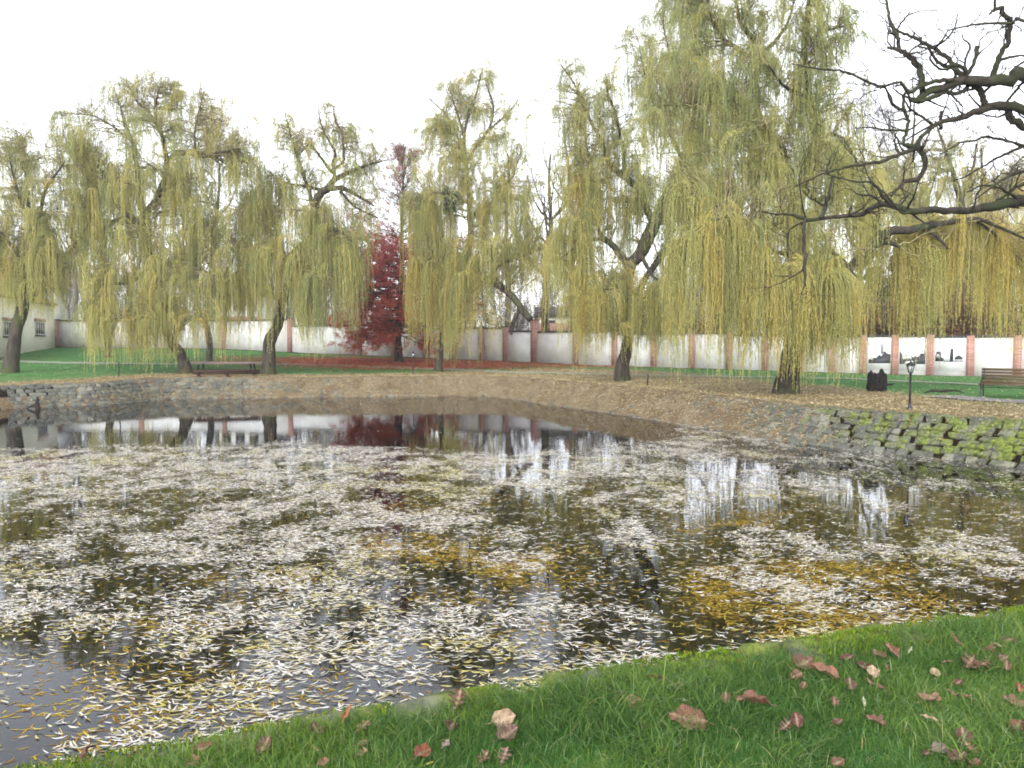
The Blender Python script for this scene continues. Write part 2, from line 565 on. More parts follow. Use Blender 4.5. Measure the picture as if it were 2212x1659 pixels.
def groundmat():
    m, N, L = newmat('ground_cover')
    out = N.new('ShaderNodeOutputMaterial')
    b = N.new('ShaderNodeBsdfPrincipled')
    b.inputs['Roughness'].default_value = 0.95
    b.inputs['Specular IOR Level'].default_value = 0.1
    tc = N.new('ShaderNodeTexCoord')

    def noise(s, d=8):
        n = N.new('ShaderNodeTexNoise'); n.inputs['Scale'].default_value = s; n.inputs['Detail'].default_value = d
        L.new(tc.outputs['Object'], n.inputs['Vector'])
        return n

    def ramp(src, stops):
        r = N.new('ShaderNodeValToRGB'); e = r.color_ramp.elements
        e[0].position, e[0].color = stops[0][0], rgba(stops[0][1])
        e[1].position, e[1].color = stops[-1][0], rgba(stops[-1][1])
        for p, c in stops[1:-1]:
            q = e.new(p); q.color = rgba(c)
        L.new(src, r.inputs[0])
        return r

    def attr(n):
        a = N.new('ShaderNodeAttribute'); a.attribute_name = n
        return a

    nf, nm, nc = noise(9), noise(2.2), noise(0.35, 4)
    lawn = ramp(nm.outputs['Fac'], [(0.3, (0.030, 0.105, 0.026)), (0.7, (0.075, 0.18, 0.045))])
    lit = ramp(nf.outputs['Fac'], [(0.3, (0.07, 0.052, 0.026)), (0.5, (0.18, 0.14, 0.07)), (0.72, (0.31, 0.245, 0.14))])
    red = ramp(nf.outputs['Fac'], [(0.3, (0.14, 0.05, 0.03)), (0.7, (0.40, 0.13, 0.07))])
    mud_dark = ramp(nf.outputs['Fac'], [(0.3, (0.006, 0.004, 0.002)), (0.7, (0.018, 0.012, 0.006))])

    def mixed(a_out, b_out, name, sharp=0.22):
        at_ = attr(name)
        ad = N.new('ShaderNodeMath'); ad.operation = 'ADD'
        L.new(at_.outputs['Fac'], ad.inputs[0])
        sb = N.new('ShaderNodeMath'); sb.operation = 'MULTIPLY_ADD'
        L.new(nf.outputs['Fac'], sb.inputs[0]); sb.inputs[1].default_value = 0.9; sb.inputs[2].default_value = -0.45
        L.new(sb.outputs[0], ad.inputs[1])
        mr = N.new('ShaderNodeMapRange')
        mr.inputs['From Min'].default_value = 0.5 - sharp; mr.inputs['From Max'].default_value = 0.5 + sharp
        L.new(ad.outputs[0], mr.inputs['Value'])
        mx = N.new('ShaderNodeMix'); mx.data_type = 'RGBA'
        L.new(mr.outputs[0], mx.inputs['Factor']); L.new(a_out, mx.inputs['A']); L.new(b_out, mx.inputs['B'])
        return mx.outputs['Result']

    c = mixed(lawn.outputs[0], lit.outputs[0], 'litter')
    c = mixed(c, red.outputs[0], 'redleaf')
    c = mixed(c, mud_dark.outputs[0], 'mud_dark', 0.1)
    L.new(c, b.inputs['Base Color'])
    bp = N.new('ShaderNodeBump'); bp.inputs['Strength'].default_value = 0.8; bp.inputs['Distance'].default_value = 0.06
    L.new(nf.outputs['Fac'], bp.inputs['Height']); L.new(bp.outputs[0], b.inputs['Normal'])
    L.new(b.outputs[0], out.inputs[0])
    return m


M['ground'] = groundmat()


def watermat():
    m, N, L = newmat('pond_water')
    out = N.new('ShaderNodeOutputMaterial')
    fr = N.new('ShaderNodeFresnel'); fr.inputs['IOR'].default_value = 1.48
    tr = N.new('ShaderNodeBsdfTransparent'); tr.inputs['Color'].default_value = (0.52, 0.42, 0.28, 1)
    gl = N.new('ShaderNodeBsdfGlossy'); gl.inputs['Roughness'].default_value = 0.015
    gl.inputs['Color'].default_value = (0.95, 0.96, 1.0, 1)
    tc = N.new('ShaderNodeTexCoord')
    mp = N.new('ShaderNodeMapping'); mp.inputs['Scale'].default_value = (0.9, 1.7, 1)
    L.new(tc.outputs['Object'], mp.inputs[0])
    no = N.new('ShaderNodeTexNoise'); no.inputs['Scale'].default_value = 3.0; no.inputs['Detail'].default_value = 3
    L.new(mp.outputs[0], no.inputs['Vector'])
    bp = N.new('ShaderNodeBump'); bp.inputs['Strength'].default_value = 0.05; bp.inputs['Distance'].default_value = 0.02
    L.new(no.outputs['Fac'], bp.inputs['Height'])
    L.new(bp.outputs[0], gl.inputs['Normal']); L.new(bp.outputs[0], fr.inputs['Normal'])
    mx = N.new('ShaderNodeMixShader')
    L.new(fr.outputs[0], mx.inputs[0]); L.new(tr.outputs[0], mx.inputs[1]); L.new(gl.outputs[0], mx.inputs[2])
    L.new(mx.outputs[0], out.inputs[0])
    return m


M['water'] = watermat()


def objcolmat():
    m, N, L = newmat('fallen_leaf')
    out = N.new('ShaderNodeOutputMaterial')
    b = N.new('ShaderNodeBsdfPrincipled'); b.inputs['Roughness'].default_value = 0.6
    oi = N.new('ShaderNodeObjectInfo')
    tc = N.new('ShaderNodeTexCoord')
    n1 = N.new('ShaderNodeTexNoise'); n1.inputs['Scale'].default_value = 45; n1.inputs['Detail'].default_value = 6
    L.new(tc.outputs['Object'], n1.inputs['Vector'])
    r1 = N.new('ShaderNodeValToRGB'); r1.color_ramp.elements[0].position = 0.3; r1.color_ramp.elements[1].position = 0.7
    r1.color_ramp.elements[0].color = (0.55, 0.5, 0.5, 1); r1.color_ramp.elements[1].color = (1.2, 1.2, 1.2, 1)
    L.new(n1.outputs['Fac'], r1.inputs[0])
    ve = N.new('ShaderNodeAttribute'); ve.attribute_name = 'vein'
    mu = N.new('ShaderNodeMix'); mu.data_type = 'RGBA'; mu.blend_type = 'MULTIPLY'; mu.inputs['Factor'].default_value = 1
    L.new(oi.outputs['Color'], mu.inputs['A']); L.new(r1.outputs[0], mu.inputs['B'])
    mv = N.new('ShaderNodeMix'); mv.data_type = 'RGBA'
    mm = N.new('ShaderNodeMath'); mm.operation = 'MULTIPLY'; mm.inputs[1].default_value = 0.45
    L.new(ve.outputs['Fac'], mm.inputs[0]); L.new(mm.outputs[0], mv.inputs['Factor'])
    L.new(mu.outputs['Result'], mv.inputs['A']); mv.inputs['B'].default_value = (0.55, 0.40, 0.28, 1)
    L.new(mv.outputs['Result'], b.inputs['Base Color'])
    t = N.new('ShaderNodeBsdfTranslucent'); L.new(mv.outputs['Result'], t.inputs['Color'])
    mx = N.new('ShaderNodeMixShader'); mx.inputs[0].default_value = 0.2
    L.new(b.outputs[0], mx.inputs[1]); L.new(t.outputs[0], mx.inputs[2]); L.new(mx.outputs[0], out.inputs[0])
    return m


M['leaf'] = objcolmat()

# ------------------------------------------------------------------ ground sheet, water
RED_TREE = on_ground(862, 783)


def axis(segs):
    out = []
    for a, b, st in segs:
        out.append(np.arange(a, b, st))
    return np.concatenate(out + [[segs[-1][1]]])


gx = axis([(-900, -100, 80), (-100, -40, 4), (-40, -27, 1.0), (-27, -4, 0.3), (-4, 7, 0.11), (7, 14, 0.2), (14, 34, 1.0), (34, 100, 5), (100, 900, 80)])
gy = axis([(-300, -20, 40), (-20, 0, 2), (0, 1, 0.25), (1, 7.5, 0.11), (7.5, 44, 0.3), (44, 72, 0.8), (72, 120, 6), (120, 1500, 120)])
GX, GY = np.meshgrid(gx, gy)
SD = sd_pond(GX, GY).reshape(GX.shape)
GZ = zfull(GX, GY, SD)
rough = (fbm(GX * 1.3, GY * 1.3, 3) - 0.5) * 0.07
GZ = GZ + np.where((SD > SLW + 0.1), rough, 0) - np.where((SD > 0) & (SD < SLW + 0.05), 0.07, 0)
nx, ny = len(gx), len(gy)
idx = np.arange(nx * ny).reshape(ny, nx)
gq = np.stack([idx[:-1, :-1], idx[:-1, 1:], idx[1:, 1:], idx[1:, :-1]], -1).reshape(-1, 4)
far = sstep(9, 20, GY)
lw = np.interp(GX, [-30, -12, -4, 2, 6, 9, 12, 16, 20], [4.4, 5.0, 7.0, 12.5, 15, 15, 13, 9, 6])
LIT = (1 - sstep(lw * 0.55, lw, SD)) * far
LIT = np.maximum(LIT, 0.36 * sstep(0.42, 0.68, fbm(GX * 0.3, GY * 0.3, 29)) * far)
LIT = np.where(SD < 0, 0, LIT)
LIT *= np.interp(GX + 0 * GY, [7, 11, 15], [1, 0.85, 0.6])
dred = np.hypot((GX - RED_TREE[0]) / 1.5, GY - RED_TREE[1] + 1.0)
REDM = 1 - sstep(3.5, 7.5, dred)
REDM = np.maximum(REDM, 0.55 * (1 - sstep(1.0, 4.0, np.hypot((GX - 4.0) / 3, GY - 56.5))))
MUD_DARK = np.where(SD < 0.05, 1.0, 0.0)
MUD_DARK = np.maximum(MUD_DARK, np.where((SD < SLW + 0.02), 0.9, 0))
MUD_DARK = np.maximum(MUD_DARK, 0.75 * (1 - sstep(0.3, 1.0, np.abs(wall_y(GX) - GY - 0.3))))  # darker strip of ground along the foot of the wall
ground = mesh_np('ground', np.stack([GX, GY, GZ], -1).reshape(-1, 3), [gq], M['ground'],
                 attrs={'litter': ('POINT', LIT), 'redleaf': ('POINT', REDM), 'mud_dark': ('POINT', MUD_DARK)}, smooth=True)
tag(ground, kind='structure')

pw = catmull(POND, 240, closed=True)
c0 = pw.mean(0)
nrm2 = nrm(np.roll(pw, -1, 0) - np.roll(pw, 1, 0))
outw = np.stack([nrm2[:, 1], -nrm2[:, 0]], -1)
if ((pw + outw * 0.1 - c0) ** 2).sum() < ((pw - c0) ** 2).sum(): outw = -outw
pw2 = pw + outw * 0.12
PCCW = (pw[:, 0] * np.roll(pw[:, 1], -1) - np.roll(pw[:, 0], -1) * pw[:, 1]).sum() > 0
water = mesh_np('pond_water', np.c_[pw2, np.zeros(len(pw2))], [np.arange(len(pw2))[None] if PCCW else np.arange(len(pw2))[None, ::-1]], M['water'])
tag(water, kind='structure')


# paths: strips 2 cm above the lawn that follow its slope
def strip(name, pts, width, mat, n=120, lift=0.03):
    P = catmull(np.array(pts)[:, :2], n)
    T = nrm(np.gradient(P, axis=0))
    Nn = np.stack([-T[:, 1], T[:, 0]], -1)
    rows = []
    for k in np.linspace(-0.5, 0.5, 7):
        q = P + Nn * width * k
        z = zland(q[:, 0], q[:, 1]) + (fbm(q[:, 0] * 1.3, q[:, 1] * 1.3, 3) - 0.5) * 0.07 + lift
        rows.append(np.c_[q, z])
    V = np.stack(rows, 1)
    idx = np.arange(V.shape[0] * 7).reshape(-1, 7)
    q = np.stack([idx[:-1, :-1], idx[:-1, 1:], idx[1:, 1:], idx[1:, :-1]], -1).reshape(-1, 4)
    o = mesh_np(name, V.reshape(-1, 3), [q], mat, smooth=True)
    return tag(o, kind='structure')


pp = [on_ground(*q) for q in ((-200, 776), (0, 781), (200, 785), (400, 787), (700, 789), (1026, 801), (1326, 810), (1500, 813), (1830, 819), (2115, 831), (2300, 836))]
strip('path', pp, 1.5, M['gravel'])
pv = [on_ground(*q) for q in ((2020, 856), (2080, 861), (2160, 866), (2260, 872), (2420, 882))]
strip('paved_path', pv, 1.5, M['paving'], 40)

# ------------------------------------------------------------------ stone paving of the pond bank
PN = 1400
pwf = catmull(POND, PN, closed=True)
tf = nrm(np.roll(pwf, -1, 0) - np.roll(pwf, 1, 0))
of = np.stack([tf[:, 1], -tf[:, 0]], -1)
if sd_pond(*(pwf + of * 0.3).T).mean() < 0: of = -of
arc = np.concatenate([[0], np.cumsum(np.linalg.norm(np.diff(pwf, axis=0), axis=1))])
ALEN = arc[-1]


def bank_pt(s, off):
    s = np.mod(s, ALEN)
    X = np.interp(s, arc, pwf[:, 0]); Y = np.interp(s, arc, pwf[:, 1])
    ox = np.interp(s, arc, of[:, 0]); oy = np.interp(s, arc, of[:, 1])
    n = np.hypot(ox, oy)
    return X + ox / n * off, Y + oy / n * off


def slope_z(X, Y, off):
    return np.where(off < 0, off * 0.9, zland(X, Y) * np.clip(off / SLW, 0, 1))


def stone_rows():
    a = Acc()
    mossv = []
    rows = [(-0.18, -0.02), (-0.02, 0.14), (0.14, 0.30), (0.30, 0.47), (0.47, 0.64), (0.64, 0.81), (0.81, 0.99), (1.0, 1.30)]
    for ri, (o0, o1) in enumerate(rows):
        top = ri == len(rows) - 1
        ws = rng.uniform(0.22, 0.40, 700) * (1.15 if top else 1)
        s0 = np.cumsum(ws) + rng.uniform(0, 0.3)
        k = s0 + 0.4 < ALEN
        s0, ws = s0[k], ws[k]
        mx, my = bank_pt(s0 + ws / 2, 0)
        vis = (np.abs(mx) < 0.75 * np.maximum(my, 0) + 3) & (my > 1)
        s0, ws = s0[vis], ws[vis]
        n = len(s0)
        g = 0.012
        jit = lambda s: rng.normal(0, s, n)
        sk = rng.normal(0, 0.02, n)
        corners = []
        for (ds, of_) in ((g, o0 + 0.008), (ws - g, o0 + 0.008), (ws - g, o1 - 0.008), (g, o1 - 0.008)):
            corners.append((s0 + ds + jit(0.014) + (sk if of_ > o0 + 0.05 else -sk), of_ + jit(0.010)))
        cs = sum(c[0] for c in corners) / 4
        co = sum(c[1] for c in corners) / 4
        hgt = rng.uniform(0.03, 0.06, n) if not top else rng.uniform(0.012, 0.04, n)
        tilt = rng.normal(0, 0.012, (2, n))
        layers = []
        for inset, hf in ((0.0, -0.6), (0.0, 0.3), (0.10, 0.85), (0.3, 1.0)):
            for ci, (sx, ox) in enumerate(corners):
                s_ = sx + (cs - sx) * inset
                o_ = ox + (co - ox) * inset
                X, Y = bank_pt(s_, o_)
                th = 0 if top else 0.72
                h = hgt * hf + (tilt[0] * (1 if ci in (1, 2) else -1) + tilt[1] * (1 if ci > 1 else -1)) * (hf > 0)
                X2, Y2 = bank_pt(s_, o_ - h * math.sin(th))
                z = slope_z(X, Y, o_) + h * math.cos(th) - 0.015
                layers.append(np.stack([X2, Y2, z], -1))
        V = np.stack(layers, 1)            # n,16,3
        base = (np.arange(n) * 16)[:, None]
        f = []
        for l in range(3):
            for c in range(4):
                d = (c + 1) % 4
                f.append(base + np.array([[l * 4 + c, l * 4 + d, l * 4 + 4 + d, l * 4 + 4 + c]]))
        f.append(base + np.array([[12, 13, 14, 15]]))
        t = np.clip(rng.normal(0.5, 0.24, n), 0, 1)
        a.add(V, [np.concatenate(f)], np.tile(t, 13))
        X, Y = bank_pt(s0 + ws / 2, (o0 + o1) / 2)
        mo = np.interp(X, [-30, -4, 6, 7.6, 9.2, 11], [-0.25, -0.25, -0.10, 0.02, 0.13, 0.20]) - (0.10 if o1 < 0.2 else 0)
        mo = np.where(Y < 9, 0.22, mo)
        mossv.append(np.repeat(mo, 16))
    o = a.build('stone_embankment', M['stone'], attrs={'moss': ('POINT', np.concatenate(mossv))}, smooth=False)
    tag(o, 'grey stone block embankment sloping down to the pond, mossy at the right', 'embankment')


stone_rows()


def leaf_cloud(P, D, up, length, width, curl, bend=None, st=(0, 0.3, 0.7, 1), hw=(0.06, 1, 0.85, 0.06)):
    """curved willow leaves: P base, D unit direction, up unit normal; returns V, quads, n faces per leaf"""
    n = len(P)
    side = nrm(np.cross(D, up))
    up = np.cross(side, D)
    if bend is None: bend = np.zeros(n)
    V = np.empty((n, len(st) * 2, 3))
    for k, (t, h) in enumerate(zip(st, hw)):
        c = P + D * (length * t)[:, None] + up * (curl * (2 * t - 1) ** 2)[:, None] + side * (bend * (2 * t - 1) ** 2)[:, None]
        V[:, 2 * k] = c - side * (width * h * 0.5)[:, None]
        V[:, 2 * k + 1] = c + side * (width * h * 0.5)[:, None]
    b = (np.arange(n) * len(st) * 2)[:, None, None]
    q = np.array([[2 * k, 2 * k + 1, 2 * k + 3, 2 * k + 2] for k in range(len(st) - 1)])[None]
    return V.reshape(-1, 3), (b + q).reshape(-1, 4), len(st) - 1


def frustum(n, y0, y1, extra=1.0):
    """n random points spread evenly over the ground strip that the photograph looks over"""
    Y = np.sqrt(rng.uniform(y0 ** 2, y1 ** 2, n))
    X = rng.uniform(-1, 1, n) * (0.68 * Y + extra)
    return X, Y


def litter_bed():
    """the trodden, rotting bed of leaves that buries most of the paving in the middle"""
    ss = np.arange(0, ALEN, 0.09)
    oo = np.linspace(-0.12, 1.42, 24)
    SS, OO = np.meshgrid(ss, oo, indexing='ij')
    X, Y = bank_pt(SS, OO)
    cov = np.interp(X, [-26, -17, -13.5, -11, -8, 5.4, 6.6, 7.6, 8.6, 12], [-0.5, -0.35, -0.05, 0.5, 1, 1, 0.5, -0.1, -0.45, -0.6])
    cov = np.where((X < -11) & (OO < 0.45), cov + 0.55 * (1 - OO / 0.45), cov)
    cov = np.where(Y < 9, -1, cov)
    th = 0.025 + 0.075 * cov + 0.10 * (fbm(X * 1.7, Y * 1.7, 25) - 0.5) + 0.075 * (fbm(X * 5, Y * 5, 26) - 0.5) + 0.02 * np.sin(OO * 2 * math.pi / 0.165)
    th *= np.interp(OO, [-0.12, 0.0, 1.2, 1.42], [0.0, 0.75, 1, -0.2])
    Z = slope_z(X, Y, np.minimum(OO, SLW)) + th
    Z = np.where(OO < 0, np.minimum(Z, 0.03), Z)
    keep = (cov[:-1, :-1] > -0.4)
    n_, m_ = X.shape
    idx = np.arange(n_ * m_).reshape(n_, m_)
    q = np.stack([idx[:-1, :-1], idx[1:, :-1], idx[1:, 1:], idx[:-1, 1:]], -1)[keep]
    mat = pmat('rotting_leaf_bed', (0.06, 0.045, 0.028), (0.27, 0.215, 0.135), 16, 0.95, 1.0, c3=(0.12, 0.085, 0.05), scale3=1.3)
    tag(mesh_np('leaf_bed', np.stack([X, Y, Z], -1).reshape(-1, 3), [q], mat), kind='stuff')


litter_bed()


# fallen willow leaves lying on the far bank
def bank_litter():
    a = Acc()
    # on the paved slope: piled
    n = 150000
    s = rng.uniform(0, ALEN, n)
    off = rng.uniform(-0.02, 1.3, n)
    X, Y = bank_pt(s, off)
    left = np.interp(X, [-26, -19, -14.5, -12.5, -9, 5, 6.6, 7.9, 9.2, 12], [0.10, 0.16, 0.3, 0.6, 1, 1, 0.8, 0.34, 0.16, 0.09])
    # at the left end the leaves have slid to the foot of the slope
    foot = np.where(X < -12, np.where(off < 0.35, 2.2, 0.35), 1.0)
    clump = sstep(0.25, 0.6, fbm(X * 1.1, Y * 1.1, 21))
    keep = (rng.random(n) < left * foot * (0.35 + 0.65 * clump)) & (Y > 9.5) & (np.abs(X) < 0.7 * Y + 1)
    X, Y, off = X[keep], Y[keep], off[keep]
    pile = 0.20 * sstep(0.3, 0.8, fbm(X * 1.6, Y * 1.6, 22)) * np.interp(X, [-14, -9, 6, 8], [0.4, 1, 1, 0.3])
    Z = slope_z(X, Y, off) + 0.10 + rng.uniform(0, 0.6, len(X)) * pile
    # flat ground behind the bank
    m = 260000
    X2, Y2 = frustum(m, 14, 50)
    sd = sd_pond(X2, Y2)
    w_ = np.interp(X2, [-30, -12, -4, 2, 6, 9, 12, 16, 20], [4.4, 5.0, 7.0, 12.5, 15, 15, 13, 9, 6])
    d = (1 - sstep(w_ * 0.45, w_, sd)) * np.interp(X2, [7, 11, 15], [1, 0.8, 0.6])
    d = d * (0.35 + 0.65 * sstep(0.3, 0.6, fbm(X2 * 0.8, Y2 * 0.8, 23))) + 0.035
    k = (sd > 1.25) & (rng.random(m) < d) & (Y2 < wall_y(X2) - 1)
    X2, Y2 = X2[k], Y2[k]
    Z2 = zland(X2, Y2) + (fbm(X2 * 1.3, Y2 * 1.3, 3) - 0.5) * 0.07 + rng.uniform(0.005, 0.05, len(X2))
    X, Y, Z = np.r_[X, X2], np.r_[Y, Y2], np.r_[Z, Z2]
    n = len(X)
    an = rng.uniform(0, 2 * math.pi, n)
    D = nrm(np.stack([np.cos(an), np.sin(an), rng.normal(0, 0.28, n)], -1))
    up = nrm(np.stack([rng.normal(0, 0.4, n), rng.normal(0, 0.4, n), np.ones(n)], -1))
    V, q, f = leaf_cloud(np.stack([X, Y, Z], -1), D, up, rng.uniform(0.07, 0.13, n), rng.uniform(0.014, 0.026, n), rng.uniform(-0.01, 0.025, n), st=(0, 0.45, 1), hw=(0.08, 1, 0.08))
    t = np.clip(rng.normal(0.55, 0.26, n), 0, 1)
    a.add(V, [q], np.repeat(t, f))
    tag(a.build('leaf_litter', M['litter']), kind='stuff')
    return n


# leaves floating on the pond
def floats():
    a = Acc()
    n = 1250000
    X, Y = frustum(n, 4.0, 40)
    n1 = fbm(X * 1.15 + 3, Y * 0.95, 31, 4)
    n2 = fbm(X * 0.22, Y * 0.22 + 9, 35, 2)
    sd = sd_pond(X, Y)
    cov = 0.13 + 0.87 * sstep(0.415, 0.565, n1 + 0.45 * (n2 - 0.5) + np.interp(X / np.maximum(Y, 1), [-0.6, -0.1, 0.25, 0.6], [0.06, 0.05, 0.03, -0.02]))
    edge = np.interp(X, [-14, -6, 0, 4, 7], [19.6, 20.5, 19.0, 21, 30]) + 2.0 * (fbm(X * 0.5, Y * 0.8, 40) - 0.5)
    inn = 1 - sstep(edge - 0.6, edge + 0.7, Y)
    patch = np.exp(-(((X + 8.0) / 2.6) ** 2 + ((Y - 16.2) / 1.0) ** 2))
    d = np.clip(cov + 0.9 * patch, 0, 1) * inn * np.interp(Y, [4, 5.5, 8, 18], [0.55, 0.8, 1.0, 1.0])
    d = np.maximum(d * 0.95, 0.05 * inn) + 0.004
    near_bank = np.exp(-(sd / 0.2) ** 2) * (Y > 9) * 0.2
    d *= 1 - 0.55 * sstep(0.30, 0.5, X / Y) * sstep(9.5, 12, Y)
    d *= 1 - 0.35 * sstep(0.0, 0.2, X / Y) * sstep(14, 18, Y)
    d = np.maximum(d, near_bank)
    d *= 0.22 + 0.78 * sstep(0.36, 0.56, fbm(X * 3.6, Y * 2.6, 47))
    k = (sd < -0.03) & (rng.random(n) < d)
    X, Y = X[k], Y[k]
    n = len(X)
    # currents have combed the leaves roughly across the view
    an = rng.normal(0, 0.55, n) + 0.5 * (fbm(X * 0.6, Y * 0.6, 44) - 0.5) + np.where(rng.random(n) < 0.13, rng.uniform(0, math.pi, n), 0) + np.where(rng.random(n) < 0.5, math.pi, 0)
    D = nrm(np.stack([np.cos(an), np.sin(an), rng.normal(0, 0.03, n)], -1))
    up = nrm(np.stack([rng.normal(0, 0.16, n), rng.normal(0, 0.16, n), np.ones(n)], -1))
    Ln = rng.uniform(0.045, 0.11, n)
    P = np.stack([X, Y, rng.uniform(0.003, 0.016, n)], -1) - D * (Ln / 2)[:, None]
    P[:, 2] = np.maximum(P[:, 2], 0.003)
    V, q, f = leaf_cloud(P, D, up, Ln, rng.uniform(0.008, 0.0165, n), np.abs(rng.normal(0, 0.007, n)), rng.normal(0, 0.008, n))
    V = V.reshape(n, -1, 3)
    V[..., 2] = np.maximum(V[..., 2], 0.002)
    yel = fbm(X * 0.7, Y * 0.9, 50) + np.interp(Y, [4, 6, 9], [0.06, 0.02, -0.02])
    t = np.where(rng.random(n) < sstep(0.5, 0.75, yel) * 0.5 + 0.06, rng.uniform(0.78, 1.0, n), rng.uniform(0, 0.72, n))
    a.add(V.reshape(-1, 3), [q], np.repeat(t, f))
    tag(a.build('floating_leaves', M['float']), kind='stuff')
    m = n
    # yellow leaves hanging just under the surface
    a = Acc()
    n = 330000
    X, Y = frustum(n, 4.2, 17)
    y1 = fbm(X * 0.6 + 7, Y * 0.7, 60, 3) + np.interp(X / Y, [-0.5, 0, 0.3, 0.6], [-0.03, 0.0, 0.06, 0.0])
    pt = np.exp(-(((X - 2.2) / 1.6) ** 2 + ((Y - 8.9) / 1.5) ** 2)) * 0.16 + np.exp(-(((X - 3.4) / 1.0) ** 2 + ((Y - 7.9) / 0.9) ** 2)) * 0.12
    d = sstep(0.54, 0.68, y1 + pt) * (1 - sstep(10.5, 14, Y)) * 0.62 * (0.25 + 0.75 * sstep(0.38, 0.58, fbm(X * 3.1, Y * 2.3, 66))) * np.interp(X / Y, [-0.62, -0.35, 0.0], [0.25, 0.7, 1.0]) + 0.035 * (1 - sstep(14, 17, Y))
    sd = sd_pond(X, Y)
    k = (sd < -0.15) & (rng.random(n) < d)
    X, Y = X[k], Y[k]
    n = len(X)
    an = rng.normal(0, 0.9, n) + np.where(rng.random(n) < 0.5, math.pi, 0)
    D = nrm(np.stack([np.cos(an), np.sin(an), rng.normal(0, 0.01, n)], -1))
    up = nrm(np.stack([rng.normal(0, 0.02, n), rng.normal(0, 0.02, n), np.ones(n)], -1))
    Ln = rng.uniform(0.06, 0.11, n)
    P = np.stack([X, Y, np.where(rng.random(n) < 0.75, rng.uniform(0.0012, 0.0028, n), -rng.uniform(0.006, 0.03, n))], -1)
    V, q, f = leaf_cloud(P, D, up, Ln, rng.uniform(0.009, 0.016, n), rng.uniform(0, 0.001, n), rng.normal(0, 0.006, n))
    V[:, 2] = np.where(V[:, 2] > -0.003, np.clip(V[:, 2], 0.0008, 0.004), V[:, 2])
    t = np.clip(rng.normal(0.5, 0.28, n), 0, 1)
    a.add(V, [q], np.repeat(t, f))
    tag(a.build('sunken_leaves', M['sunk']), kind='stuff')
    return m, n


def red_litter():
    a = Acc()
    n = 26000
    X = RED_TREE[0] + rng.normal(0, 6.0, n)
    Y = RED_TREE[1] - 1 + rng.normal(0, 3.2, n)
    k = (Y < wall_y(X) - 0.4) & (Y > 46)
    X, Y = X[k], Y[k]
    n = len(X)
    Z = zland(X, Y) + (fbm(X * 1.3, Y * 1.3, 3) - 0.5) * 0.07 + rng.uniform(0.01, 0.06, n)
    an = rng.uniform(0, 6.28, n)
    D = nrm(np.stack([np.cos(an), np.sin(an), rng.normal(0, 0.35, n)], -1))
    up = nrm(np.stack([rng.normal(0, 0.4, n), rng.normal(0, 0.4, n), np.ones(n)], -1))
    V, q, f = leaf_cloud(np.stack([X, Y, Z], -1), D, up, rng.uniform(0.07, 0.12, n), rng.uniform(0.05, 0.08, n), rng.uniform(0, 0.02, n), st=(0, 0.5, 1), hw=(0.1, 1, 0.1))
    a.add(V, [q], np.repeat(rng.random(n), f))
    tag(a.build('red_leaf_litter', M['redlit']), kind='stuff')


print('litter', bank_litter(), 'floats', floats())
red_litter()


# ------------------------------------------------------------------ near grass and moss
def blades(name, X, Y, Zb, h, w, lean, mat, tint, segs=3):
    n = len(X)
    an = rng.uniform(0, 2 * math.pi, n)
    ld = np.stack([np.cos(an), np.sin(an), np.zeros(n)], -1)
    fa = rng.uniform(0, 2 * math.pi, n)
    side = np.stack([np.cos(fa), np.sin(fa), np.zeros(n)], -1)
    V = np.empty((n, segs * 2 + 1, 3))
    base = np.stack([X, Y, Zb], -1)
    for k in range(segs + 1):
        t = k / segs
        c = base + ld * (lean * h * t ** 1.8)[:, None]
        c[:, 2] += h * t * (1 - 0.35 * np.minimum(lean, 1.6) * t)
        if k < segs:
            ww = w * (1 - 0.55 * t)
            V[:, 2 * k] = c - side * ww[:, None] / 2
            V[:, 2 * k + 1] = c + side * ww[:, None] / 2
        else:
            V[:, 2 * k] = c
    b = (np.arange(n) * (segs * 2 + 1))[:, None, None]
    q = np.array([[2 * k, 2 * k + 1, 2 * k + 3, 2 * k + 2] for k in range(segs - 1)])[None]
    tr = np.array([[2 * segs - 2, 2 * segs - 1, 2 * segs]])[None]
    a = Acc()
    a.add(V.reshape(-1, 3), [(b + q).reshape(-1, 4)], np.repeat(tint, segs - 1))
    a.n = 0
    a.V, keep = [], a.V
    a.add(V.reshape(-1, 3), [(b + tr).reshape(-1, 3)], tint)
    return tag(a.build(name, mat), kind='stuff')


def near_grass():
    n = 330000
    Y = np.sqrt(rng.uniform(1.9 ** 2, 6.6 ** 2, n))
    X = rng.uniform(-1, 1, n) * (0.68 * Y + 0.25)
    sd = sd_pond(X, Y)
    edge = SLW + 0.11 + 0.20 * (fbm(X * 2.2, Y * 2.2, 70) - 0.5)
    k = sd > edge
    X, Y, sd = X[k], Y[k], sd[k]
    n = len(X)
    Z = zfull(X, Y, sd) + (fbm(X * 1.3, Y * 1.3, 3) - 0.5) * 0.07 - 0.005
    tuft = sstep(0.5, 0.75, fbm(X * 1.7, Y * 1.7, 75))
    rim = np.exp(-((sd - SLW - 0.35) / 0.28) ** 2)
    h = rng.uniform(0.03, 0.075, n) * (1 + 0.7 * tuft + 0.55 * rim)
    h *= np.where(rng.random(n) < 0.012, 1.9, 1)
    lean = np.abs(rng.normal(0.75, 0.55, n)) + 0.25 * tuft
    t = np.clip(rng.normal(0.42, 0.17, n) + 0.75 * (fbm(X * 1.6, Y * 1.6, 77, 3) - 0.5), 0, 0.9)
    t = np.where(rng.random(n) < 0.05, rng.uniform(0.9, 1.0, n), t)
    w_ = rng.uniform(0.0018, 0.0042, n) * (1 + 0.4 * tuft)
    o = blades('grass', X, Y, Z, h, w_, lean, M['grass'], t)
    # lawn further along the right bank and behind: short, sparse
    return n


